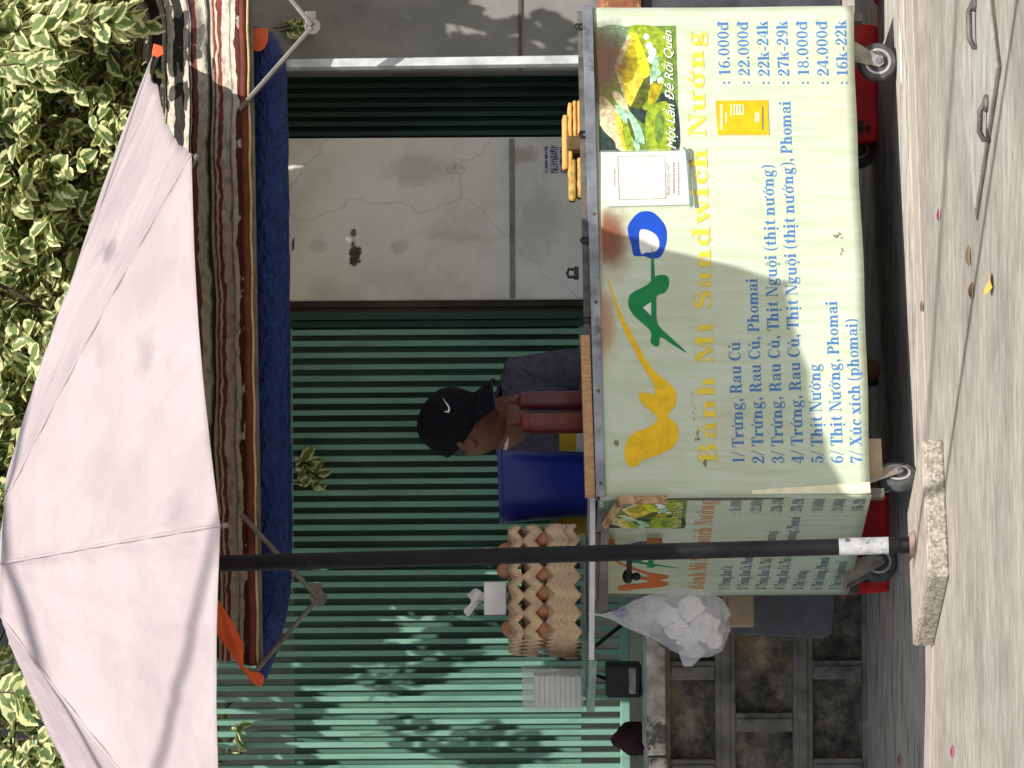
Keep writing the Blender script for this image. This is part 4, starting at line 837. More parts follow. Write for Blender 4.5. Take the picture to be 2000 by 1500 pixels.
# ------------------------------------------------------------------ awning with folding arms
def awning():
    aw = thing('striped_awning', 'brown and cream striped awning on folding grey arms above the cart', 'awning', tuple(at(480, 700, 9.45)))
    Y0 = 9.42
    xs_l, xs_r = at(490, 1300, Y0).x, at(466, -160, Y0).x
    def front(i):
        x = xs_l + (xs_r - xs_l) * i; v = 1300 + (-160 - 1300) * i; u = 489 + (466 - 489) * i
        return Vector((x, Y0, at(u, v, Y0).z))
    def cloth(i, j):
        p = front(i); rise = .36 * j + .012 * math.sin(j * 30) * (1 - .4 * j)
        sag = -.02 * math.sin(j * math.pi) * (1 + .2 * math.sin(i * 17))
        end = max(0, (i - .86) / .14) ** 2
        return Vector((p.x, Y0 + .72 * j + .006 * math.sin(j * 42 + i * 3), p.z + rise * (1 + .28 * end) + sag + .004 * math.sin(i * 21 + j * 6) * j + .002 * math.sin(i * 47)))
    mb = MB(); mb.grid(cloth, 120, 60, 0, True); mb.build('cloth', 'stripes', aw, smooth=True, solid=.002)
    mb = MB(); pts = [front(i / 40) + Vector((0, -.004, -.008 + .0015 * math.sin(i * 1.7))) for i in range(41)]
    mb.tube(pts, .010, 8); mb.build('hem', noisy('orange_brown_hem', S(88, 42, 31), S(118, 56, 40), 20, (1, 1, 1), .8, .3), aw, smooth=True)
    mb = MB(); mb.tube([p + Vector((0, -.004, -.0125)) for p in pts], .0035, 6); mb.build('piping', noisy('cream_piping', S(178, 152, 98), S(212, 190, 140), 30, rough=.8, bmp=.2), aw, smooth=True)
    mb = MB(); mb.bar(front(0) + Vector((0, .02, -.02)), front(1) + Vector((0, .02, -.02)), .025, .025); mb.build('front_bar', 'arm', aw)
    mb = MB(); a, b = cloth(0, 1), cloth(1, 1); mb.bar(a + Vector((0, -.01, -.03)), b + Vector((0, -.01, -.03)), .04, .04); mb.build('back_bar', 'arm', aw)
    for (e0, el, e1) in (((503, 1307), (622, 1168), (470, 1003)), ((468, 214), (611, 52), (520, -60))):
        p, q, r = at(*e0, Y0 - .012), at(*el, 9.36), at(*e1, Y0 - .03)
        mb = MB(); mb.bar(p, q, .012, .030, (0, 1, 0)); mb.bar(q, r, .012, .034, (0, 1, 0))
        f = mb.build('folding_arm', 'arm', aw, bevel=.003)
        mb = MB(); mb.lathe([(.022, -.012), (.022, .012)], q, 16, 0, Matrix.Rotation(R(90), 3, 'X')); mb.box(q + Vector((.02, 0, .005)), (.04, .02, .03)); mb.build('elbow', 'arm', f, bevel=.002)
    # rolled tarpaulin under the bar
    tp = thing('rolled_tarpaulin', 'rolled blue tarpaulin with orange back hanging under the awning bar', 'tarpaulin', tuple(at(525, 700, 9.56)))
    Yt = 9.56
    prof = [(52, 485, 505), (62, 485, 532), (80, 484, 545), (110, 484, 558), (200, 483, 562), (300, 484, 564), (500, 485, 566), (800, 486, 568), (1000, 487, 571), (1120, 488, 570), (1200, 490, 562), (1260, 495, 545), (1310, 502, 528), (1326, 508, 520)]
    mb = MB(); n = 20; rings = []
    pr = []
    for i in range(len(prof) - 1):
        for k in range(8): u = k / 8; pr.append(tuple(prof[i][d] + (prof[i + 1][d] - prof[i][d]) * u for d in range(3)))
    pr.append(prof[-1])
    for v, ua, ub in pr:
        c = at((ua + ub) / 2, v, Yt); hh = (ub - ua) / 2 * Yt / F; ry = .05 * min(1, hh / .05)
        rings.append([c + Vector((0, ry * math.cos(6.283 * k / n) * (1 + .06 * math.sin(v * .04 + k) + .05 * math.sin(v * .013 + k * .5)), hh * math.sin(6.283 * k / n) * (1 + .02 * math.sin(v * .05 + k * 1.3) + .012 * math.sin(v * .13 + k * 2.1)))) for k in range(n)])
    vs = [p for g in rings for p in g]; fs = [(i * n + k, i * n + (k + 1) % n, (i + 1) * n + (k + 1) % n, (i + 1) * n + k) for i in range(len(rings) - 1) for k in range(n)]
    mb.add(vs, fs); mb.add(rings[0], [tuple(range(n))]); mb.add(rings[-1], [tuple(range(n))])
    mb.build('roll', 'tarp_blue', tp, smooth=True)
    def flap(p, y, t=.006):
        mb = MB(); mb.prism([at(u, v, y + .0015 * i) for i, (u, v) in enumerate(p)], (0, t, 0)); mb.build('orange_flap', 'tarp_orange', tp, bevel=.002)
    flap([(400, 1140), (432, 1180), (458, 1222), (474, 1256), (476, 1300), (490, 1312), (505, 1312), (516, 1321), (514, 1336), (505, 1342), (492, 1334), (470, 1305), (440, 1262), (405, 1215)], 9.40)
    flap([(476, 54), (524, 55), (523, 80), (516, 95), (505, 101), (490, 97), (476, 92)], 9.47)
    flap([(300, 85), (318, 90), (320, 106), (308, 112), (296, 108)], 9.5)
awning()

# ------------------------------------------------------------------ parasol on a slab
def parasol():
    A = lambda u, v, y: at(u, v, y)
    base = on_z(1786, 1064, 0.05); CY = 8.6
    pr = thing('parasol', 'large faded pink parasol on a black pole planted in a slab', 'parasol', (base.x, base.y, 0.05))
    top_z = A(6, 1090, CY).z; cx = A(6, 1088, CY).x
    tr = .185
    tops = {}
    ang = {'F': -92, 'Q': -45, 'MR': 0, 'R': 45, 'B': 90, 'RL': 135, 'ML': 180, 'QL': 225}
    for k, a in ang.items(): tops[k] = Vector((cx + tr * math.cos(R(a)), CY + tr * math.sin(R(a)), top_z - .012 - (.01 if k in 'FQ' else 0)))
    rim = {'F': A(431, 1026, 7.6), 'Q': A(375, 302, 8.05), 'R': A(303, 104, 9.75), 'QL': A(440, 1750, 7.6), 'ML': A(330, 1830, 8.6)}
    rim['MR'] = (rim['Q'] + rim['R']) / 2 + Vector((.035, 0, .03)); rim['B'] = Vector((cx, 9.72, rim['R'].z + .05)); rim['RL'] = Vector((cx - .95, 9.65, rim['R'].z + .02))
    order = ['F', 'Q', 'MR', 'R', 'B', 'RL', 'ML', 'QL']
    mb = MB()
    apex = Vector((cx, CY, top_z + .012)); nseg, nr = 40, 30
    uvs = {}
    def rib(k, t): # slightly convex rib
        p = tops[k].lerp(rim[k], t); p.z += .03 * math.sin(math.pi * min(1, t * .9 + .05)) * (1 if k in ('R', 'MR', 'B', 'RL', 'ML') else .25); return p
    for q in range(8):
        a, b = order[q], order[(q + 1) % 8]
        def pan(i, j, a=a, b=b):
            p0, p1 = rib(a, j), rib(b, j); p = p0.lerp(p1, i); s = math.sin(math.pi * i)
            cc = Vector((cx, CY, p.z)); inw = (cc - p); inw.z = 0; inw.normalize()
            p += inw * (.020 * s * j + .004 * s * j * math.sin(i * 19 + j * 3)) ; p.z += -.010 * s * math.sin(j * math.pi) + .014 * s * j ** 3
            # rib seam pucker
            e = min(i, 1 - i); p -= inw * (.0075 * math.exp(-(e / .03) ** 2) - .005 * math.exp(-((e - .09) / .05) ** 2) + .0045 * math.sin(j * 46 + q) * math.exp(-(e / .12) ** 2)) * math.sin(math.pi * j) ** .3
            p += inw * (.003 * math.sin(j * 23 + i * 9 + q) * s + .0035 * math.sin(i * 34 + 5 * j + q * 2) * s * j + .0025 * math.sin(i * 61 - 9 * j + q) * s * j)
            return p
        mb.grid(pan, nseg, nr)
        mb.add([apex, tops[a], tops[b]], [(0, 1, 2)])
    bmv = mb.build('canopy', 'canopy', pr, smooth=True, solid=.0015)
    # soft leaf shadows, painted as dull grey into the cloth colour
    from mathutils.bvhtree import BVHTree
    bv = BVHTree.FromPolygons([tuple(q.co) for q in bmv.data.vertices], [tuple(q.vertices) for q in bmv.data.polygons]); eye = Vector((0, 0, H))
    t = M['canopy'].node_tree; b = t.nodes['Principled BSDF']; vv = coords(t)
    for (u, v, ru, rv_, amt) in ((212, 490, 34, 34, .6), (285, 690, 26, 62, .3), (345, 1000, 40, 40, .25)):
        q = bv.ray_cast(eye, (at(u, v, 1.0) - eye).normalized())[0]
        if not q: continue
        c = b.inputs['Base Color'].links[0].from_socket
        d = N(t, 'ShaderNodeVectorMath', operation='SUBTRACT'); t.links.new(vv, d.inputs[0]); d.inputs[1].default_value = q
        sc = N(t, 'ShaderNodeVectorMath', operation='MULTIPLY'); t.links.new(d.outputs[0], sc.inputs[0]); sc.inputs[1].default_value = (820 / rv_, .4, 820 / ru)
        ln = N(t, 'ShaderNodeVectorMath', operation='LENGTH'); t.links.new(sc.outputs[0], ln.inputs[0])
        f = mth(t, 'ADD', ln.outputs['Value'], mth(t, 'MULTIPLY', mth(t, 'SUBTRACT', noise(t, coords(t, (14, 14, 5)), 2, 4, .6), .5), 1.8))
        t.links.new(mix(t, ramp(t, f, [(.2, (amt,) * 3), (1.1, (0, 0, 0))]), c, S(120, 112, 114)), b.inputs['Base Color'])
    # weld panel borders so seams are continuous
    bm = bmesh.new(); bm.from_mesh(bmv.data); bmesh.ops.remove_doubles(bm, verts=bm.verts, dist=.0012); bmesh.ops.recalc_face_normals(bm, faces=bm.faces); bm.to_mesh(bmv.data); bm.free()
    # seam hem along the lower border and the little corner pocket
    mb = MB()
    for k in order:
        mb.tube([rib(k, t / 8) - Vector((0, 0, .014)) for t in range(9)], .006, 6)
    mb.build('ribs', 'arm', pr)
    for k in ('F', 'Q', 'QL'):
        mb = MB(); out = (rim[k] - Vector((cx, CY, rim[k].z))).normalized(); mb.tube([rib(k, t / 24) + out * (.0072 * math.sin(math.pi * t / 24) ** .3 + .0015 * math.sin(t * 1.9)) for t in range(25)], .0042, 6); mb.build('seam', 'canopy', pr, smooth=True)
    hubz = top_z - .42; mb = MB()
    for k in order: mb.tube([Vector((cx, CY, hubz)), rib(k, .5) - Vector((0, 0, .02))], .005, 6)
    mb.lathe([(.026, hubz - .03), (.036, hubz - .02), (.036, hubz + .03), (.026, hubz + .04)], (cx, CY, 0), 16); mb.build('struts', 'arm', pr)
    # pole: straight black tube, chipped white band, rusty foot
    ptop = Vector((A(6, 1112, CY).x, CY, top_z)); r = .0198
    def on(u):
        z0 = base.z; k = (A(u, 1066, base.y).z - z0) / (top_z - z0); return base.lerp(ptop, k)
    mb = MB(); mb.tube([base + Vector((0, 0, .002)), ptop], r, 28); po = mb.build('pole', 'pole', pr, smooth=True, autosmooth=40)
    mb = MB(); mb.tube([on(1736), on(1640)], r + .0008, 28, cap=False); mb.build('white_band', 'pole_white', po, smooth=True)
    mb = MB(); d = (ptop - base).normalized(); mb.tube([base + Vector((0, 0, -.001)), base + d * .012], [.034, .026], 24); mb.build('foot_collar', 'slab_smear', po, smooth=True, autosmooth=40)
    # slab
    c = [on_z(u, v, .05) for u, v in ((1800, 857), (1812, 1126), (1783, 1263), (1768, 985))]
    c[3] = c[0] + (c[2] - c[1]) * 1.0
    sb = thing('concrete_slab', 'square mottled concrete slab lying under the parasol pole', 'slab', (base.x, base.y, 0))
    low = [Vector((p.x, p.y, 0.0)) for p in c]; mb = MB()
    cn = sum(c, Vector()) / 4
    mb.hexa([low[i] + (cn - low[i]).xy.to_3d() * .006 for i in (2, 1, 0, 3)][::1] + [c[i] - Vector((0, 0, .004)) for i in (2, 1, 0, 3)]); mb.build('slab', 'slab_edge', sb, bevel=.005)
    mb = MB(); mb.hexa([c[i] + (cn - c[i]) * .012 - Vector((0, 0, .0045)) for i in (2, 1, 0, 3)] + [c[i] + (cn - c[i]) * .03 + Vector((0, 0, 0)) for i in (2, 1, 0, 3)]); mb.build('top_skin', 'slab_top', sb)
    return pr, rim, tops
PARASOL, RIM, TOPS = parasol()

# ------------------------------------------------------------------ things on the cart and shelf
ZS = at(1150, 1100, 9.1).z
P_ = .0475
def tri(t): t = t % 1.0; return 4 * abs(t - .5) - 1          # 1 at 0, -1 at .5
def egg_trays():
    cz = ZS + .001; rz = R(16)
    m = Matrix.Rotation(rz, 3, 'Z'); corner = at(1140, 1242, 9.08); L, D = .285, .2375
    cen = Vector((corner.x, corner.y, 0)) + m @ Vector((L / 2, D / 2, 0))
    zq = lambda u: at(u, 1200, 9.12).z
    z5 = zq(1074); layers = [(z5 - .050, 0), (z5 - .0375, 0), (z5 - .025, 0), (z5 - .0125, 0), (z5, 0), (zq(1028), 1), (zq(1002), 0)]
    words = ['grey pulp egg tray at the very bottom of the nested stack', 'empty pulp egg tray second from the bottom of the stack', 'empty pulp egg tray third from the bottom of the stack', 'empty pulp egg tray fourth from the bottom of the stack', 'pulp egg tray holding eggs, uppermost of the nested ones', 'pulp egg tray resting on the row of eggs, second from top', 'topmost pulp egg tray with two brown eggs and the tissue box']
    def tray_mesh(ph):
        mb = MB(); n1, n2 = 72, 60; A = .0115; sg = -1 if ph else 1
        def top(x, y): return sg * A * .5 * (tri(x / P_ + .25) + tri(y / P_ + .25)) 
        def fn(i, j):
            x, y = (i - .5) * L, (j - .5) * D; z = top(x, y); e = min(x + L / 2, L / 2 - x, y + D / 2, D / 2 - y)
            # the border rises to a full zigzag
            k = max(0, 1 - e / .012)
            if k > 0:
                t = x if min(y + D / 2, D / 2 - y) < min(x + L / 2, L / 2 - x) else y
                z = z * (1 - k) + sg * A * tri(t / P_ + .25) * k
            return Vector((x, y, z))
        mb.grid(fn, n1, n2)
        # scalloped skirt, parallel to the zigzag border
        per = [(i / 72, 0) for i in range(72)] + [(1, j / 60) for j in range(60)] + [(1 - i / 72, 1) for i in range(72)] + [(0, 1 - j / 60) for j in range(60)]
        per.append(per[0]); n = len(per) - 1
        def sk(a, b):
            i, j = per[round(a * n)]; p = fn(i, j); t = p.x if j in (0, 1) else p.y
            o = Vector((0, -1 if j == 0 else 1, 0)) if j in (0, 1) and 0 < i < 1 else (Vector((-1 if i == 0 else 1, 0, 0)) if i in (0, 1) and 0 < j < 1 else Vector(((i - .5) * 1.4, (j - .5) * 1.4, 0)))
            zz = sg * .0115 * tri(t / P_ + .25)
            return Vector((p.x, p.y, zz * (1 - .12 * b) - (.033 if ph else .022) * b)) + o * (.0015 + .0045 * b * (.6 + .4 * math.cos(6.283 * (t / P_ + .25))) + .003 * math.sin(b * 3.14))
        mb.grid(sk, n, 5); return mb
    meshes = {}
    for k, (zz, ph) in enumerate(layers):
        if ph not in meshes:
            o = tray_mesh(ph).build('egg_tray', 'pulp', None, smooth=True, solid=.0024, autosmooth=50); meshes[ph] = o
        else:
            o = meshes[ph].copy(); COL.objects.link(o)
        o.scale = (1.022 - .004 * k, 1.022 - .004 * k, 1)
        o.location = cen + Vector((rnd.uniform(-.003, .003), rnd.uniform(-.002, .002), zz)); o.rotation_euler = (0, 0, rz + rnd.uniform(-.022, .022))
        tag(o, words[k], 'egg tray', 'stacked egg trays')
    # eggs between trays along the visible edges, two on the top
    eg = MB(); eg.ico((0, 0, 0), (.0205, .0205, .027), 3, 0, None, lambda p: p * (1 - .10 * p.z)); e0 = eg.build('egg', 'egg', None, smooth=True)
    spots = []; p = .0475
    names = ['first', 'second', 'third', 'fourth', 'fifth', 'sixth']
    for i in range(6):
        x = -L / 2 + P_ * (i + .5); spots.append((x, -D / 2 + .023, layers[4][0] + .020, 'brown egg showing between two trays, %s from the left along the front edge' % names[i], 0))
    for j in range(1, 4):
        spots.append((-L / 2 + .023, -D / 2 + P_ * (j + .5), layers[4][0] + .020, 'brown egg showing between two trays on the short end, %s behind the corner' % names[j - 1], 0))
    for i, (x, y, lb) in enumerate(((L / 2 - .05, -D / 2 + .045, 'brown egg on the topmost tray at its right end, nearest the pole'), (L / 2 - .1, -D / 2 + .05, 'brown egg on the topmost tray left of the pole'), (-L / 2 + .03, -D / 2 + .05, 'pale brown egg sunk in the topmost tray beyond the tissue box'))):
        spots.append((x, y, layers[6][0] + (.018 if i < 2 else .008), lb, 1))
    for i, (x, y, zz, lb, tilt) in enumerate(spots):
        o = e0 if i == 0 else e0.copy()
        if i: COL.objects.link(o)
        o.location = cen + m @ Vector((x, y, 0)) + Vector((0, 0, zz)); o.rotation_euler = (tilt * R(20) + R(rnd.uniform(-8, 8)), R(rnd.uniform(-10, 10)), rnd.uniform(0, 6))
        tag(o, lb, 'egg', 'eggs in the trays')
    # tissue box
    tb = at(989, 1171, 9.16); t = thing('tissue_box', 'small white tissue box with a tissue sticking out on top of the egg trays', 'tissue box', tuple(tb))
    mb = MB(); mb.box(tb + Vector((0, .05, .029)), (.084, .1, .058), rz * .3); mb.build('carton', 'tissue', t, bevel=.003)
    mb = MB(); mb.grid(lambda i, j: tb + Vector((-.005 + .03 * (i - .5) * (1 + j) + .012 * math.sin(j * 5), .05 + .02 * math.sin(i * 5 + j * 2), .056 + .045 * j + .01 * math.sin(i * 7))), 8, 8); mb.build('tissue_sheet', 'tissue', t, smooth=True, solid=.001)
    # clear box with napkins
    c = at(1141, 1347, 9.16); t = thing('napkin_box', 'clear plastic box holding a stack of white napkins at the shelf end', 'napkin box', tuple(c))
    w_, d_, h_ = .106, .13, .155; mb = MB()
    mb.box(c + Vector((0, d_ / 2, .002)), (w_, d_, .003)); mb.box(c + Vector((0, 0, h_ / 2 + .004)), (w_, .003, h_)); mb.box(c + Vector((0, d_, h_ / 2 + .004)), (w_, .003, h_))
    mb.box(c + Vector((-w_ / 2, d_ / 2, h_ / 2 + .004)), (.003, d_ - .004, h_)); mb.box(c + Vector((w_ / 2, d_ / 2, h_ / 2 + .004)), (.003, d_ - .004, h_)); mb.build('box_walls', 'clear', t)
    mb = MB()
    for k in range(9): mb.box(c + Vector((-.006 + rnd.uniform(-.002, .002), d_ / 2, .014 + .0135 * k)), (w_ - .026, d_ - .02, .0128))
    mb.build('napkins', 'tissue', t, bevel=.002)
egg_trays()

def counter_things():
    z = ZT + .006
    # bucket
    b = at(1143, 945, 9.30); b.z = z
    rt = .0995; hgt = at(973, 945, 9.30).z - z; rb = .084
    o = MB(); o.lathe([(rb * .96, 0), (rb, .004), (rt - .003, hgt - .012), (rt, hgt - .01), (rt, hgt), (rt - .004, hgt), (rb - .004, .006), (0.0, .006)], (0, 0, 0), 40)
    ob = o.build('bucket', 'bucket', None, smooth=True, autosmooth=40); ob.location = b; ob.rotation_euler = (0, R(-1.5), 0)
    tag(ob, 'plain deep blue plastic bucket standing on the counter by the egg trays', 'bucket')
    # sauce bottles
    def bottle(v, uo, y, mat, lab, h, tipmat):
        p = at(1140, v, y); p.z = z; t = thing('sauce_bottle', lab, 'sauce bottle', tuple(p), 'sauce bottles')
        r = .0275; k = h
        m = MB(); m.lathe([(r * .96, 0), (r, .004), (r, k - .006), (r * .93, k)], p, 24); m.build('body', mat, t, smooth=True, autosmooth=40)
        m = MB(); m.lathe([(r * .9, k), (r * .92, k + .016), (r * .86, k + .018), (r * .5, k + .022), (.009, k + .027), (.005, k + .05), (.0035, k + .056), (0, k + .056)], p, 24); m.build('nozzle_cap', tipmat, t, smooth=True, autosmooth=40)
    bottle(784, 0, 9.32, 'sauce_dark', 'maroon squeeze sauce bottle nearest the open side of the counter', at(1029, 784, 9.32).z - z, 'sauce_dark')
    bottle(826, 0, 9.26, 'sauce', 'orange red squeeze sauce bottle standing next to the blue bucket', at(1033, 826, 9.26).z - z, 'sauce')
    # cartons between bottle and bucket
    p = at(1140, 863, 9.45); p.z = z; t = thing('drink_carton', 'yellow and white carton half hidden behind the blue bucket', 'carton', tuple(p))
    m = MB(); m.box(p + Vector((0, 0, .02)), (.05, .05, .04), .2); m.build('white_half', 'tissue', t); m = MB(); m.box(p + Vector((0, 0, .062)), (.05, .05, .044), .2); m.build('yellow_half', 'carton_yellow', t)
    p = at(1140, 1026, 9.42); p.z = z; t = thing('spice_box', 'small yellow and grey box between the bucket and the egg trays', 'box', tuple(p))
    m = MB(); m.box(p + Vector((0, 0, .045)), (.05, .05, .09), .2); m.build('box_body', 'carton_yellow', t, bevel=.002); m = MB(); m.box(p + Vector((-.002, 0, .1)), (.04, .045, .02), .2); m.build('box_lid', 'cap', t, bevel=.002)
    # bread: stacked slices
    specs = [((1099, 1110), (224, 330), 'bread', 'uppermost golden bread slice of the taller stack on the counter'), ((1110, 1118.5), (200, 345), 'bread', 'long golden bread slice second from the top of the taller stack'), ((1119, 1127), (196, 275), 'bread', 'short bread slice third from the top of the taller stack'), ((1127.5, 1136), (196, 278), 'bread', 'lowest bread slice of the taller stack on the counter'),
             ((1111, 1126), (309, 392), 'bread_old', 'thick crusty loaf lying on top in the lower darker bread stack'), ((1127, 1139), (307, 386), 'bread_old', 'crusty loaf underneath in the lower darker bread stack')]
    for (u0, u1), (v0, v1), mat, lab in specs:
        y = 9.36; a, b2 = at(u0, v1, y), at(u1, v0, y); cx_, L = (a.x + b2.x) / 2, abs(b2.x - a.x); hz = abs(a.z - b2.z) * .97
        m = MB(); cs = 12; n = 20
        def prof(i, j, L=L, hz=hz, cx_=cx_, zz=(a.z + b2.z) / 2):
            ang = 2 * math.pi * j; r = abs(math.cos(ang)) ** .35 * (1 if math.cos(ang) > 0 else -1), abs(math.sin(ang)) ** .35 * (1 if math.sin(ang) > 0 else -1)
            e = min(1, (min(i, 1 - i) / .06) ** .5) if 0 < i < 1 else 0.0
            return Vector((cx_ + (i - .5) * L, y + .05 + .05 * r[0] * (.8 + .2 * e) + .002 * math.sin(i * 17), zz + hz / 2 * r[1] * (.72 + .28 * e) * (1 + .03 * math.sin(i * 23))))
        m.grid(prof, n, 24); ob = m.build('bread_slice', mat, None, smooth=True, autosmooth=60)
        tag(ob, lab, 'bread', 'bread on the counter')
    p = at(1122, 292, 9.40); ob = MB(); ob.box(p, (.04, .1, .042), TH); ob = ob.build('dark_bundle', 'carton_brown', None, bevel=.006)
    ob.data.materials[0] = noisy('brown_wrapped_bread', S(70, 56, 32), S(110, 88, 50), 30, rough=.7, bmp=.4)
    tag(ob, 'dark brown wrapped bundle between the two bread stacks', 'bundle')
counter_things()

def under_things():
    # red boxes under the cart
    for (u, va, vb, h, d, lab) in ((1716, 282, 42, .10, .22, 'red plastic box behind the right front wheel under the cart'), (1737, 1162, 960, .12, .2, 'red plastic box behind the left rear wheel under the cart')):
        a, b = on_z(u, va, GZ), on_z(u, vb, GZ); t = thing('red_box', lab, 'box', ((a.x + b.x) / 2, a.y, GZ), 'red boxes under the cart')
        x0, x1 = sorted((a.x, b.x)); y = a.y
        m = MB(); m.hexa([(x0 + .008, y, GZ), (x1 - .008, y, GZ), (x1 - .008, y + d, GZ), (x0 + .008, y + d, GZ), (x0, y - .006, GZ + h), (x1, y - .006, GZ + h), (x1, y + d, GZ + h), (x0, y + d, GZ + h)]); m.build('tub', 'red', t, bevel=.008)
        m = MB(); m.box(((x0 + x1) / 2, y + d / 2 - .003, GZ + h + .005), (x1 - x0 + .012, d + .018, .012)); m.build('lid', 'red', t, bevel=.003)
        m = MB(); m.box((x0 + .05, y - .009, GZ + h * .62), (.03, .012, .04)); m.lathe([(.007, 0), (.007, .02)], (x0 + .045, y - .02, GZ + .03), 10, 0, Matrix.Rotation(R(-90), 3, 'X')); m.build('latch', 'black', t)
    # plastic bag
    y = 9.0; t = thing('plastic_bag', 'thin white plastic bag of rubbish hanging from the side shelf', 'plastic bag', tuple(at(1190, 1198, y)))
    prof = [(1180, 1199, 1205), (1205, 1190, 1214), (1235, 1178, 1230), (1270, 1164, 1247), (1310, 1153, 1268), (1350, 1150, 1284), (1385, 1155, 1280), (1408, 1170, 1266), (1422, 1195, 1238)]
    def lump(sc, seed, mat, nm, n=40, cut=0):
        m = MB(); rs = []; r2 = random.Random(seed); ph = [r2.uniform(0, 6) for _ in range(6)]
        pr = []
        for i in range(len(prof) - 1):
            for k in range(5): pr.append(tuple(prof[i][d] + (prof[i + 1][d] - prof[i][d]) * sm(k / 5) * .5 + (prof[i + 1][d] - prof[i][d]) * (k / 5) * .5 for d in range(3)))
        pr.append(prof[-1]); pr = pr[cut:]
        for i, (u, v0, v1) in enumerate(pr):
            c = at(u, (v0 + v1) / 2, y + .04); hw = (v1 - v0) / 2 * y / F * sc; g = []
            for k in range(n):
                a = 2 * math.pi * k / n
                f = 1 + .05 * math.sin(a * 5 + ph[0] + i * .08) + .035 * math.sin(a * 9 + ph[1] - i * .1) + .035 * math.sin(a * 14 + ph[2] + .6 * math.sin(i * .13)) + .02 * math.sin(a * 23 + ph[5] + .5 * math.sin(i * .2)) + .03 * math.sin(a * 3 + i * .2 + ph[3])
                g.append(c + Vector((hw * f * math.cos(a), hw * .75 * f * math.sin(a), .006 * math.sin(a * 4 + i * .4 + ph[4]))))
            rs.append(g)
        m.add([p for g in rs for p in g], [(i * n + k, i * n + (k + 1) % n, (i + 1) * n + (k + 1) % n, (i + 1) * n + k) for i in range(len(rs) - 1) for k in range(n)])
        m.add(rs[-1], [tuple(range(n))]); m.build(nm, mat, t, smooth=True)
    lump(1.0, 3, 'bag', 'bag_film')
    m = MB(); r2 = random.Random(8)
    for (u, v, s) in ((1305, 1205, .035), (1350, 1190, .04), (1375, 1225, .045), (1340, 1240, .04), (1320, 1225, .035), (1395, 1250, .026)):
        o = [r2.uniform(-1, 1) for _ in range(9)]
        s *= .8; m.ico(at(u, v, y + .05 + r2.uniform(-.015, .015)), (s, s * .7, s), 3, 0, Matrix.Rotation(r2.uniform(0, 3), 3, 'Y'), lambda p, o=o: p * (1 + .2 * math.sin(4 * p.x + o[0] * 4) * math.sin(5 * p.y + o[1] * 4) + .12 * math.sin(11 * p.z + 7 * p.x + o[2] * 4)))
    m.build('crumpled_paper', 'tissue', t)
    m = MB(); m.prism([at(u, v, y + .02) for u, v in ((1325, 1275), (1335, 1302), (1352, 1302), (1380, 1272), (1360, 1255))], (0, .012, 0)); m.build('loose_corner', 'bag', t, bevel=.003)
    m = MB(); m.ico(at(1212, 1196, y + .05), (.014, .012, .02), 2); m.build('purple_wrapper', noisy('purple_wrapper', S(56, 46, 110), S(82, 72, 140), 20, rough=.4, bmp=.3), t, smooth=True)
    # hook cord from the shelf
    m = MB(); m.tube([at(1150, 1199, y + .03), at(1182, 1202, y + .04)], .003, 6); m.build('handle_knot', 'bag', t)
    # grey board leaning on the low wall behind the cart
    o = MB(); yb = 9.98; o.prism([at(u, v, yb + (1690 - u) / 1690 * .6) for u, v in ((1422, 1130), (1634, 1120), (1626, 1238), (1606, 1247), (1440, 1238), (1424, 1222))], (0, .014, 0))
    tag(o.build('grey_board', 'board', None, bevel=.004), 'flat dark grey board leaning on the low wall behind the cart', 'board')
    o = MB(); p = at(1446, 1190, 9.86); o.box(p, (.1, .05, .075), .1); o.box(p + Vector((0, 0, .042)), (.108, .056, .012), .1)
    tag(o.build('carton_box', 'carton_brown', None, bevel=.006), 'small grey brown carton tucked behind the hanging plastic bag', 'carton')
    # black hose and pouch on the cart side
    p = at(1232, 1118, 9.2)
    # black power box with a label on the terrace, maroon cloth
    yb = 10.46; c = at(1232, 1330, yb); t = thing('black_case', 'small black case with a white label standing on the wall coping', 'case', tuple(c))
    bz_ = ZCAP; m = MB(); m.box((c.x, yb + .06, bz_ + .055), (.1, .12, .105)); m.build('case_body', 'black', t, bevel=.008)
    m = MB(); m.box((c.x, yb - .001, bz_ + .03), (.075, .002, .02)); m.build('white_label', 'cap', t)
    m = MB(); m.tube([(c.x, yb + .05, bz_ + .1), (c.x + .02, yb + .03, bz_ + .15), (c.x + .1, yb + .02, bz_ + .14), (c.x + .17, yb + .04, bz_ + .05)], .006, 8); m.build('cable', 'black', t, smooth=True)
    c = at(1250, 1440, 10.5); o = MB()
    o.ico(Vector((c.x, 10.5, ZCAP + .02)), (.05, .05, .07), 3, 0, None, lambda p: p * (1 + .12 * math.sin(p.x * 5 + p.z * 3) + .08 * math.sin(p.y * 7 + p.z * 5)))
    tag(o.build('maroon_cloth', 'maroon', None, smooth=True), 'crumpled dark maroon cloth bundle lying on the wall coping', 'cloth')
    # black box right of the cart
    q = at(1400, 6, 9.62); t = thing('storage_box', 'black storage box with a rusty lid beside the right end of the cart', 'box', (q.x + .2, 9.6, GZ))
    zt, zb2 = at(1172, 0, 9.62).z, at(1640, 0, 9.62).z; x0 = CP(WD, .1, 0).x + .004
    m = MB(); m.box((x0 + .25, 9.72, (zt - .11 + zb2) / 2), (.5, .3, zt - .11 - zb2)); m.build('box_body', noisy('worn_black_board', S(44, 44, 48), S(78, 78, 84), 10, rough=.6, bmp=.3), t, bevel=.004)
    m = MB(); m.box((x0 + .25, 9.71, zt - .055), (.52, .33, .108)); m.build('rusty_lid', 'rust', t, bevel=.006)
    m = MB()
    for dx in (.04, .46):
        for dy in (9.6, 9.84): m.bar((x0 + dx, dy, GZ), (x0 + dx, dy, zb2 + .001), .025, .025)
    m.build('leg', 'black', t)
under_things()

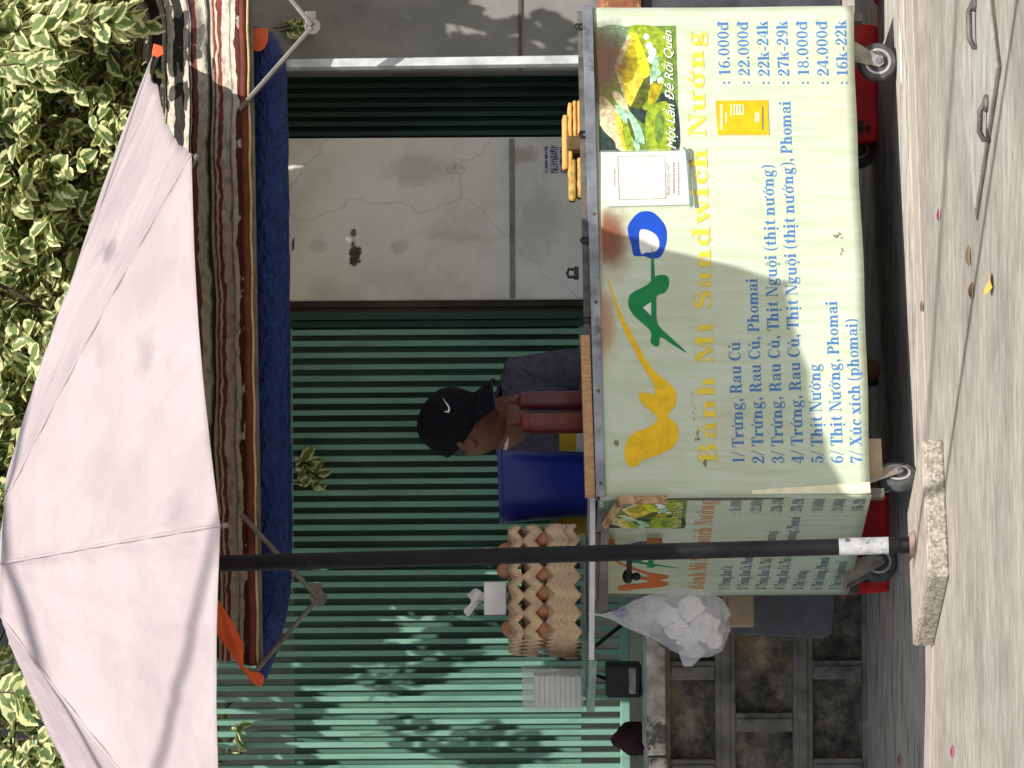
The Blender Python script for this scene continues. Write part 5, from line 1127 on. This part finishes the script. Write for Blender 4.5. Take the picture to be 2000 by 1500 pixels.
# ------------------------------------------------------------------ person behind the counter
def person():
    Y = 9.84; hx = at(870, 822, Y).x
    p = thing('person', 'person in a black cap and grey shirt bending over behind the counter', 'person', (hx, Y + .1, GZ))
    def skin(name, verts, edges, rad, root, mat, sub=2):
        me = bpy.data.meshes.new(name); me.from_pydata([tuple(v) for v in verts], edges, []); o = bpy.data.objects.new(name, me); COL.objects.link(o)
        o.modifiers.new('skin', 'SKIN'); sv = me.skin_vertices[0].data
        for i, r in enumerate(rad): sv[i].radius = r if isinstance(r, tuple) else (r, r); sv[i].use_root = (i == root)
        s = o.modifiers.new('sub', 'SUBSURF'); s.levels = s.render_levels = sub
        dg = bpy.context.evaluated_depsgraph_get(); dg.update(); nm = bpy.data.meshes.new_from_object(o.evaluated_get(dg)); bpy.data.objects.remove(o)
        nm.materials.clear(); nm.materials.append(M[mat])
        for q in nm.polygons: q.use_smooth = True
        return nm
    sc = hx - .012                     # torso centre line
    pel = Vector((sc - .01, Y + .12, .46)); wai = Vector((sc - .01, Y + .1, .64)); che = Vector((sc, Y + .06, .84)); nb = Vector((sc - .004, Y + .01, .985)); nk = Vector((sc + .0, Y - .03, 1.03)); hd = Vector((hx + .002, Y - .06, 1.11))
    shr = Vector((sc + .135, Y + .03, .955)); shl = Vector((sc - .155, Y + .05, .945))
    elr = Vector((sc + .165, Y - .03, .70)); ell = Vector((sc - .19, Y - .0, .70)); wrr = Vector((sc + .09, Y - .19, .79)); wrl = Vector((sc - .09, Y - .2, .79))
    hir, hil = pel + Vector((.09, -.02, -.02)), pel + Vector((-.09, -.02, -.02)); knr, knl = Vector((sc + .13, Y - .16, .43)), Vector((sc - .14, Y - .16, .43)); anr, anl = Vector((sc + .13, Y - .12, .06)), Vector((sc - .14, Y - .12, .06)); tor, tol = anr + Vector((.02, -.14, -.05)), anl + Vector((-.02, -.14, -.05))
    V = [pel, wai, che, nb, nk, hd, shr, elr, wrr, shl, ell, wrl, hir, knr, anr, tor, hil, knl, anl, tol]
    E = [(0, 1), (1, 2), (2, 3), (3, 4), (4, 5), (3, 6), (6, 7), (7, 8), (3, 9), (9, 10), (10, 11), (0, 12), (12, 13), (13, 14), (14, 15), (0, 16), (16, 17), (17, 18), (18, 19)]
    rad = [(.13, .1), (.12, .09), (.13, .1), .07, .052, .05, .055, .04, .026, .055, .04, .026, .08, .055, .038, .03, .08, .055, .038, .03]
    # hands: palm + five bent fingers each
    for wi, s in ((8, 1), (11, -1)):
        w0 = V[wi]; fd = Vector((-.25 * s, -.95, .05)).normalized(); side = fd.cross(Vector((0, 0, 1))).normalized()
        pi_ = len(V); V.append(w0 + fd * .05); E.append((wi, pi_)); rad.append((.034, .016))
        for k, (of, L) in enumerate(((-.03, .055), (-.011, .075), (.01, .08), (.03, .07))):
            a = len(V); V.append(w0 + fd * .085 + side * of); E.append((pi_, a)); rad.append(.0095)
            V.append(w0 + fd * (.085 + L * .55) + side * of * 1.15 + Vector((0, 0, -.008))); E.append((a, a + 1)); rad.append(.0085)
            V.append(w0 + fd * (.085 + L * .9) + side * of * 1.15 + Vector((0, 0, -.03))); E.append((a + 1, a + 2)); rad.append(.0075)
        a = len(V); V.append(w0 + fd * .045 - side * .045 * s + Vector((0, 0, -.012))); E.append((pi_, a)); rad.append(.011); V.append(w0 + fd * .085 - side * .06 * s + Vector((0, 0, -.02))); E.append((a, a + 1)); rad.append(.009)
    body = skin('body', V, E, rad, 0, 'skin')
    # head: face looks to the right and down
    fwd = Vector((.76, -.46, -.40)).normalized(); rt = fwd.cross(Vector((0, 0, 1))).normalized(); up = rt.cross(fwd).normalized()
    HM = Matrix((rt, fwd, up)).transposed(); hc = Vector((hx - .012, Y - .075, 1.118))
    mb = MB()
    def face(q):
        x, y, z = q.x, q.y, q.z
        k = Vector((x * .073, y * .091, z * .110))
        if z < -.1: k.x *= 1 + .25 * (z + .1); k.y *= 1 - .10 * (-z - .1) if y < 0 else 1 + .02
        if y > .3:
            k.y += .019 * math.exp(-((x / .16) ** 2 + ((z + .24) / .15) ** 2)) + .003 * math.exp(-((x / .12) ** 2 + ((z - .05) / .2) ** 2))   # nose
            k.y -= .012 * math.exp(-(((abs(x) - .38) / .16) ** 2 + ((z - .08) / .1) ** 2))    # eye sockets
            k.y += .008 * math.exp(-((x / .3) ** 2 + ((z + .47) / .07) ** 2)) - .006 * math.exp(-((x / .3) ** 2 + ((z + .6) / .05) ** 2))
            k.y += .012 * math.exp(-((x / .3) ** 2 + ((z + .8) / .14) ** 2))
            k.y += .006 * math.exp(-(((abs(x) - .5) / .2) ** 2 + ((z + .2) / .2) ** 2))
        return k
    mb.ico(hc, (1, 1, 1), 5, 0, HM, face)
    for s in (-1, 1):     # ears
        ec = hc + HM @ Vector((s * .073, -.008, -.008)); mb.ico(ec, (.013, .021, .033), 3, 0, HM @ Matrix.Rotation(s * .4, 3, 'Z'), lambda q, s=s: Vector((q.x - s * .5 * math.exp(-((q.y / .5) ** 2 + ((q.z - .1) / .5) ** 2)), q.y * (1 + .2 * q.z), q.z)))
    hm = mb.build('head_tmp', 'skin', None, smooth=True)
    bm = bmesh.new(); bm.from_mesh(body); bm.from_mesh(hm.data); bm.to_mesh(body); bm.free(); bpy.data.objects.remove(hm)
    bo = bpy.data.objects.new('body', body); COL.objects.link(bo); attach(bo, p)
    for q in body.polygons: q.use_smooth = True
    mb = MB()
    for s in (-1, 1): mb.ico(hc + HM @ Vector((s * .029, .0735, .008)), (.012, .010, .006), 3, 0, HM)
    mb.build('eyes', 'eye', bo, smooth=True)
    mb = MB()
    for s in (-1, 1): mb.ico(hc + HM @ Vector((s * .029, .082, .007)), (.005, .003, .005), 2, 0, HM); mb.tube([hc + HM @ Vector((s * (.029 + d), .080 - abs(d) * .3, .028 - abs(d) * .15)) for d in (-.016, 0, .016)], .003, 6)
    mb.build('brows_and_pupils', 'hair', bo, smooth=True)
    mb = MB(); mb.ico(hc + HM @ Vector((0, .0905, -.053)), (.021, .005, .006), 3, 0, HM); mb.build('mouth', 'lip', bo, smooth=True)
    mb = MB()
    mb.ico(hc + HM @ Vector((0, -.014, .006)), (.072, .080, .074), 4, 0, HM, lambda q: q if (q.z > -.7 and q.y < .25) else q * .8); mb.build('hair', 'hair', p, smooth=True)
    # cap: dome, brim, piping and a white tick mark
    mb = MB()
    prof = [(1.0, -.02), (1.0, .02), (.985, .035), (.94, .062), (.85, .086), (.7, .105), (.5, .118), (.25, .126), (0, .128)]
    CM = HM @ Matrix.Rotation(R(-8), 3, 'X'); cc = hc + HM @ Vector((0, -.006, .02))
    mb.lathe([(r * .089, z * .86) for r, z in prof], cc, 36, 0, CM, (.92, 1.12)); cp = mb.build('cap', 'cap_cloth', p, smooth=True, autosmooth=70)
    mb = MB()
    def brim(i, j):
        a = R(-62 + 124 * i); r0 = Vector((.082 * math.sin(a), .1 * math.cos(a), 0)); r1 = Vector((.077 * math.sin(a) * 1.0, .1 * math.cos(a) * .55 + .11, 0)); q = r0.lerp(r1, j); q.z = -.016 + .022 * math.cos(a * 1.1) - .014 * j - .05 * (q.x / .09) ** 2 * j * .5; return cc + CM @ q
    mb.grid(brim, 24, 8); mb.build('brim', 'cap_cloth', cp, smooth=True, solid=.004)
    mb = MB(); mb.tube([brim(i / 24, 1.0) for i in range(25)], .0012, 5); mb.build('brim_piping', 'board', cp, smooth=True)
    mb = MB(); mb.ico(cc + CM @ Vector((0, 0, .110)), (.008, .008, .005), 2, 0, CM); mb.build('cap_button', 'cap_cloth', cp, smooth=True)
    # tick on the near side of the crown, found by casting onto the dome
    from mathutils.bvhtree import BVHTree
    bv = BVHTree.FromPolygons([tuple(v.co) for v in cp.data.vertices], [tuple(q.vertices) for q in cp.data.polygons])
    mb = MB(); o = Vector((0, 0, H))
    def proj(u, v):
        d = (at(u, v, 1.0) - o).normalized(); h = bv.ray_cast(o, d); return (h[0] - d * .0015) if h[0] else at(u, v, Y - .19)
    L1 = [(863, 775), (868, 783), (873, 791), (876, 797), (874, 803), (868, 803)]; L2 = [(863, 775), (870, 784), (876.5, 792), (879, 799), (877, 806), (867.5, 804.5)]
    for i in range(5): mb.add([proj(*L1[i]), proj(*L1[i + 1]), proj(*L2[i + 1]), proj(*L2[i])], [(0, 1, 2, 3)])
    mb.build('tick_mark', 'ink_white', cp)
    # shirt and trousers
    Vs = [pel + Vector((0, 0, .02)), wai, che, nb - Vector((0, 0, .012)), shr, elr + (shr - elr) * .1, shl, ell + (shl - ell) * .1, nb + Vector((.002, -.018, .022))]
    sh = skin('shirt', Vs, [(0, 1), (1, 2), (2, 3), (3, 4), (4, 5), (3, 6), (6, 7), (3, 8)], [(.15, .115), (.145, .11), (.15, .118), .1, .076, .06, .078, .06, .075], 0, 'shirt')
    so_ = bpy.data.objects.new('shirt', sh); COL.objects.link(so_); attach(so_, p)
    mb = MB(); mb.tube([nb + Vector((.062 * math.cos(a) - .006, -.01 + .055 * math.sin(a), .028 + .012 * math.sin(a))) for a in [k * .3 for k in range(22)]], .007, 6); mb.build('pale_collar', 'tissue', so_, smooth=True)
    Vt = [pel, hir, knr, anr + Vector((0, 0, .03)), hil, knl, anl + Vector((0, 0, .03))]
    tr = skin('trousers', Vt, [(0, 1), (1, 2), (2, 3), (0, 4), (4, 5), (5, 6)], [(.15, .12), .1, .072, .055, .1, .072, .055], 0, 'trousers')
    to = bpy.data.objects.new('trousers', tr); COL.objects.link(to); attach(to, p)
    # stool
    t = thing('stool', 'low dark stool behind the cart under the seated person', 'stool', (sc, Y + .14, GZ)); mb = MB(); mb.lathe([(.15, .30), (.16, .31), (.16, .335), (.15, .34)], (sc, Y + .13, GZ), 24); mb.build('seat', 'black', t)
    for dx in (-.1, .1):
        for dy in (-.08, .1): mb = MB(); mb.bar((sc + dx * 1.2, Y + .13 + dy * 1.2, GZ), (sc + dx, Y + .13 + dy, GZ + .3), .025, .025); mb.build('leg', 'black', t)
person()

# ------------------------------------------------------------------ foliage
def leaf(mb, p, d, up, L, wd, fold=.35, droop=.25):
    d = d.normalized(); s = d.cross(up)
    if s.length < 1e-4: s = d.orthogonal()
    s.normalize(); n = s.cross(d); o = len(mb.v); rows = ((0.0, .0), (.22, .78), (.5, 1.0), (.78, .68), (1.0, .0)); vs = []; uv = []
    if mb.uv is None: mb.uv = {}
    for t, wv in rows:
        c = p + d * (L * t) - n * (droop * L * t * t)
        if wv == 0: vs.append(c); uv.append((0.0 if t == 0 else 0.9, t))
        else:
            h = s * (wd * .5 * wv); l = n * (wd * .5 * wv * fold); vs += [c - h + l, c, c + h + l]; uv += [(-1, t), (0, t), (1, t)]
    fs = [(0, 1, 2), (0, 2, 3)]
    for r in (1, 4): fs += [(r, r + 3, r + 4, r + 1), (r + 1, r + 4, r + 5, r + 2)]
    fs += [(7, 10, 8), (8, 10, 9)]
    mb.add(vs, fs)
    for i, q in enumerate(uv): mb.uv[o + i] = q
def shrub():
    sh = thing('variegated_shrub', 'dense shrub of cream edged green leaves spilling over the wall top', 'shrub', (.6, 10.6, ZCAP))
    r = random.Random(5); mb = MB(); br = MB(); tips = []
    def rv(): return Vector((r.uniform(-1, 1), r.uniform(-1, 1), r.uniform(-1, 1)))
    def spray(p, d, n, size, L=.32):
        """a twig with alternating leaves, drooping"""
        pts = [p.copy()]; q = p.copy(); dd = d.normalized()
        for k in range(n):
            dd = (dd + Vector((0, 0, -.10)) + rv() * .22).normalized(); q = q + dd * (L / n); pts.append(q.copy())
            for s in (-1, 1):
                sd = dd.cross(Vector((0, 0, 1)));
                if sd.length < .05: sd = Vector((1, 0, 0))
                ld = dd * .45 + sd.normalized() * s * r.uniform(.5, 1) + rv() * .45 + Vector((0, -.18, -.12))
                up = Vector((0, -.55, .8)) + rv() * .55
                sz = size * r.uniform(.65, 1.25); leaf(mb, q + rv() * .008, ld, up, sz, sz * r.uniform(.62, .82), r.uniform(.1, .55), r.uniform(.05, .5))
        leaf(mb, q, dd, Vector((0, -.5, .8)) + rv() * .4, size, size * .7)
        br.tube(pts, [.003] * (len(pts) - 1) + [.001], 4, cap=False)
    def mass(n, x0, x1, y0, y1, z0, z1, size, fn=None):
        for _ in range(n):
            p = Vector((r.uniform(x0, x1), r.uniform(y0, y1), r.uniform(z0, z1)))
            if fn and not fn(p): continue
            spray(p, Vector((r.uniform(-1, 1), r.uniform(-1.1, .3), r.uniform(-.6, .8))), r.randint(4, 6), size, r.uniform(.16, .3))
    # visible mass at the top left of the picture, open along a ragged lower border
    low = lambda x: 1.99 + .04 * math.sin(x * 5) + .03 * math.sin(x * 13)
    clear = lambda p: p.z > low(p.x) + (.14 if p.x > .72 else 0) + .12 * max(0, (p.y - 10.2))
    mass(380, -.05, 1.25, 10.0, 10.4, 1.95, 2.5, .064, clear)
    mass(430, -.25, 1.5, 10.35, 10.9, 2.0, 2.7, .07, clear)
    # higher mass above the picture that shades it and the gate
    mass(300, -.1, 2.1, 10.5, 10.95, 2.55, 3.7, .085)
    # sparse mass over the left part: dapples the gate
    mass(12, -1.3, -.5, 9.9, 10.6, 2.5, 3.2, .08)
    mass(14, -.5, -.1, 9.9, 10.6, 2.4, 3.2, .08)
    mass(10, .52, .68, 10.35, 10.45, 2.2, 2.36, .07)  # sprays added to keep a sun fleck off the pillar
    mass(46, -1.1, -.35, 10.85, 11.3, 2.36, 2.8, .064)
    mass(75, -.5, .1, 10.15, 10.55, 1.95, 2.75, .075)  # added behind the canopy to shade the gate
    mass(6, -.9, -.45, 10.15, 10.5, 2.3, 2.9, .085)
    mass(60, -1.75, -1.0, 10.6, 11.3, 2.32, 2.85, .066)
    mass(16, -1.5, -.9, 11.15, 11.4, 1.8, 2.3, .06)
    # sunlit trailing stems at the upper left corner of the picture
    for (v0, u1, k) in ((25, 130, 3), (62, 290, 2), (110, 120, 2), (15, 250, 2)):
        for kk in range(k):
            p = at(-60, v0 + 14 * kk, 9.72); L = abs(at(u1, v0, 9.72).z - p.z)
            spray(p, Vector((r.uniform(-.1, .1), -.1, -1)), int(L / .035), .062, L)
    # loose sprigs hanging lower
    for (u, v, y, n) in ((545, 55, 10.9, 3), (560, 62, 10.9, 3), (585, 925, 10.95, 3), (572, 905, 10.95, 3), (575, 940, 10.95, 2)):
        spray(at(u - 12, v, y), Vector((.1 * r.uniform(-1, 1), -.2, -1)), n, .05, .07)
    # woody stems
    for (pts, rad) in (([(.62, 11.45, GZ), (.64, 11.42, 1.4), (.6, 11.3, 2.3), (.66, 11.0, 2.62), (.5, 10.6, 2.62), (-.1, 10.3, 2.66)], [.035, .032, .026, .02, .014, .007]), ([(.42, 11.5, GZ), (.4, 11.45, 1.7), (.46, 11.2, 2.45), (.8, 10.8, 2.6), (1.0, 10.4, 2.5)], [.03, .026, .02, .014, .007]),
                       ([(1.25, 10.4, 1.93), (.97, 10.25, 2.0), (.82, 10.15, 2.12), (.72, 10.05, 2.35)], [.014, .013, .01, .006]), ([(1.3, 10.3, 2.05), (1.0, 10.2, 2.06), (.85, 10.1, 2.2)], [.011, .01, .006]), ([(.7, 10.02, 2.42), (.5, 9.98, 2.3), (.33, 9.97, 2.17)], [.006, .005, .003]), ([(.3, 9.99, 2.45), (.22, 9.97, 2.3), (.1, 9.96, 2.24)], [.006, .005, .003])):
        b1 = MB(); b1.tube([Vector(q) for q in pts], rad, 7); b1.build('branch', 'bark', sh, smooth=True)
    br.build('twigs', 'bark', sh, smooth=True)
    mb.build('foliage', 'leaf', sh, smooth=False)
shrub()

# ------------------------------------------------------------------ details on the ground, overhead cables
def details():
    # manhole cover with iron handles
    q = [on_z(u, v, .004) for u, v in ((1876, 138), (1953, 132), (1907, 430))]
    q.append(q[0] + (q[1] - q[2])); cn = (q[0] + q[1] + q[2] + q[3]) / 4; o = [q[2], q[1], q[3], q[0]]
    t = thing('drain_cover', 'grey concrete drain cover with iron lifting handles set in the pavement', 'drain cover', tuple(cn))
    m = MB(); m.hexa([Vector((p.x, p.y, .0005)) for p in o] + [Vector((p.x, p.y, .0042)) for p in o]); m.build('groove', 'groove', t)
    i_ = [p + (cn - p) * .075 for p in o]; m = MB(); m.hexa([Vector((p.x, p.y, .002)) for p in i_] + [Vector((p.x, p.y, .009)) for p in i_]); m.build('cover_slab', 'cover', t, bevel=.002)
    for (u0, v0, u1, v1) in ((1903, 6, 1905, 92), (1926, 202, 1924, 272)):
        a, b = on_z(u0, v0, .012), on_z(u1, v1, .012); m = MB(); h = Vector((0, 0, .012)); m.tube([a - h, a + h * .3, a.lerp(b, .2) + h, a.lerp(b, .8) + h, b + h * .3, b - h], .0065, 8); m.ico(a, (.02, .02, .008), 2); m.build('handle', 'iron', t, smooth=True)
    # fallen leaves and petals
    def bit(u, v, L, wd, mat, nm, lab, cat, grp, rot):
        p = on_z(u, v, .004 if u > 1800 else GZ + .004); m = MB(); leaf(m, Vector((0, 0, 0)), Vector((math.cos(rot), math.sin(rot), .12)), Vector((0, -.3, 1)), L, wd, .4, .15); ob = m.build(nm, mat, None, solid=.0012); ob.location = p; tag(ob, lab, cat, grp)
    G1, G2 = 'fallen leaves on the pavement', 'fallen petals on the pavement'
    bit(1938, 562, .055, .05, 'dry_leaf', 'fallen_leaf', 'largest yellow fallen leaf lying on the sunny pavement', 'leaf', G1, 1.2)
    bit(1893, 520, .05, .018, 'brown_leaf', 'fallen_leaf', 'curled brown fallen leaf just behind the large yellow leaf', 'leaf', G1, .3)
    bit(1898, 585, .04, .02, 'brown_leaf', 'fallen_leaf', 'dark brown leaf scrap beside the cable shadow on the pavement', 'leaf', G1, -.3)
    bit(1789, 414, .024, .02, 'dry_leaf', 'fallen_leaf', 'small yellow leaf at the edge of the cart shadow', 'leaf', G1, .5)
    bit(1801, 610, .03, .012, 'brown_leaf', 'fallen_leaf', 'greenish brown leaf at the shadow edge before the cart', 'leaf', G1, .1)
    bit(1834, 432, .03, .012, 'petal', 'fallen_petal', 'single magenta petal on the sunlit pavement before the cart', 'petal', G2, .2)
    bit(1860, 1480, .03, .012, 'petal', 'fallen_petal', 'magenta petal in the sun at the far left of the pavement', 'petal', G2, -.2)
    bit(1757, 1492, .025, .012, 'petal', 'fallen_petal', 'dark red petal lying in the shade by the low wall', 'petal', G2, .1)
    bit(1716, 12, .05, .03, 'petal', 'fallen_petal', 'crumpled magenta petal behind the right front caster', 'petal', G2, .1)
    # strip of rubber by the right wheel
    m = MB(); m.tube([on_z(u, v, GZ + .004) + Vector((0, 0, z)) for u, v, z in ((1759, 40, .004), (1763, 90, .004), (1768, 140, .01), (1764, 175, .004))], [.001, .003, .0035, .001], 6)
    tag(m.build('plastic_strip', 'tissue', None, smooth=True), 'pale plastic strip lying on the ground before the right caster', 'strip')
    # small stones
    # overhead cables (outside the picture; their soft shadows fall on parasol and pavement)
    def cable(pa, pb, d, rr, lab, e0=6, e1=6):
        a, b = pa + SUN * d, pb + SUN * d; e = (b - a).normalized(); m = MB(); m.tube([a - e * e0, a, b, b + e * e1], rr, 8); tag(m.build('overhead_cable', 'black', None, smooth=True), lab, 'cable', 'overhead cables')
    cable(on_z(1945, 280, 0), on_z(1862, 840, 0), 3.2, .011, 'thin black overhead cable crossing high above the pavement', 6, .5)
    from mathutils.bvhtree import BVHTree
    cn_ = bpy.data.objects['canopy'].data; bv = BVHTree.FromPolygons([tuple(v.co) for v in cn_.vertices], [tuple(q.vertices) for q in cn_.polygons]); eye = Vector((0, 0, H))
    def onc(u, v): return bv.ray_cast(eye, (at(u, v, 1.0) - eye).normalized())[0] or at(u, v, 7.8)
    cable(onc(416, 1060), onc(318, 1470), 6.5, .015, 'thick black overhead cable passing above the parasol front')
    cable(onc(40, 1170), onc(185, 1480), 6.5, .022, 'thickest black cable, added above the parasol top to cast a streak')  # unseen cable, added so its shadow stands in for the shaded fold
details()
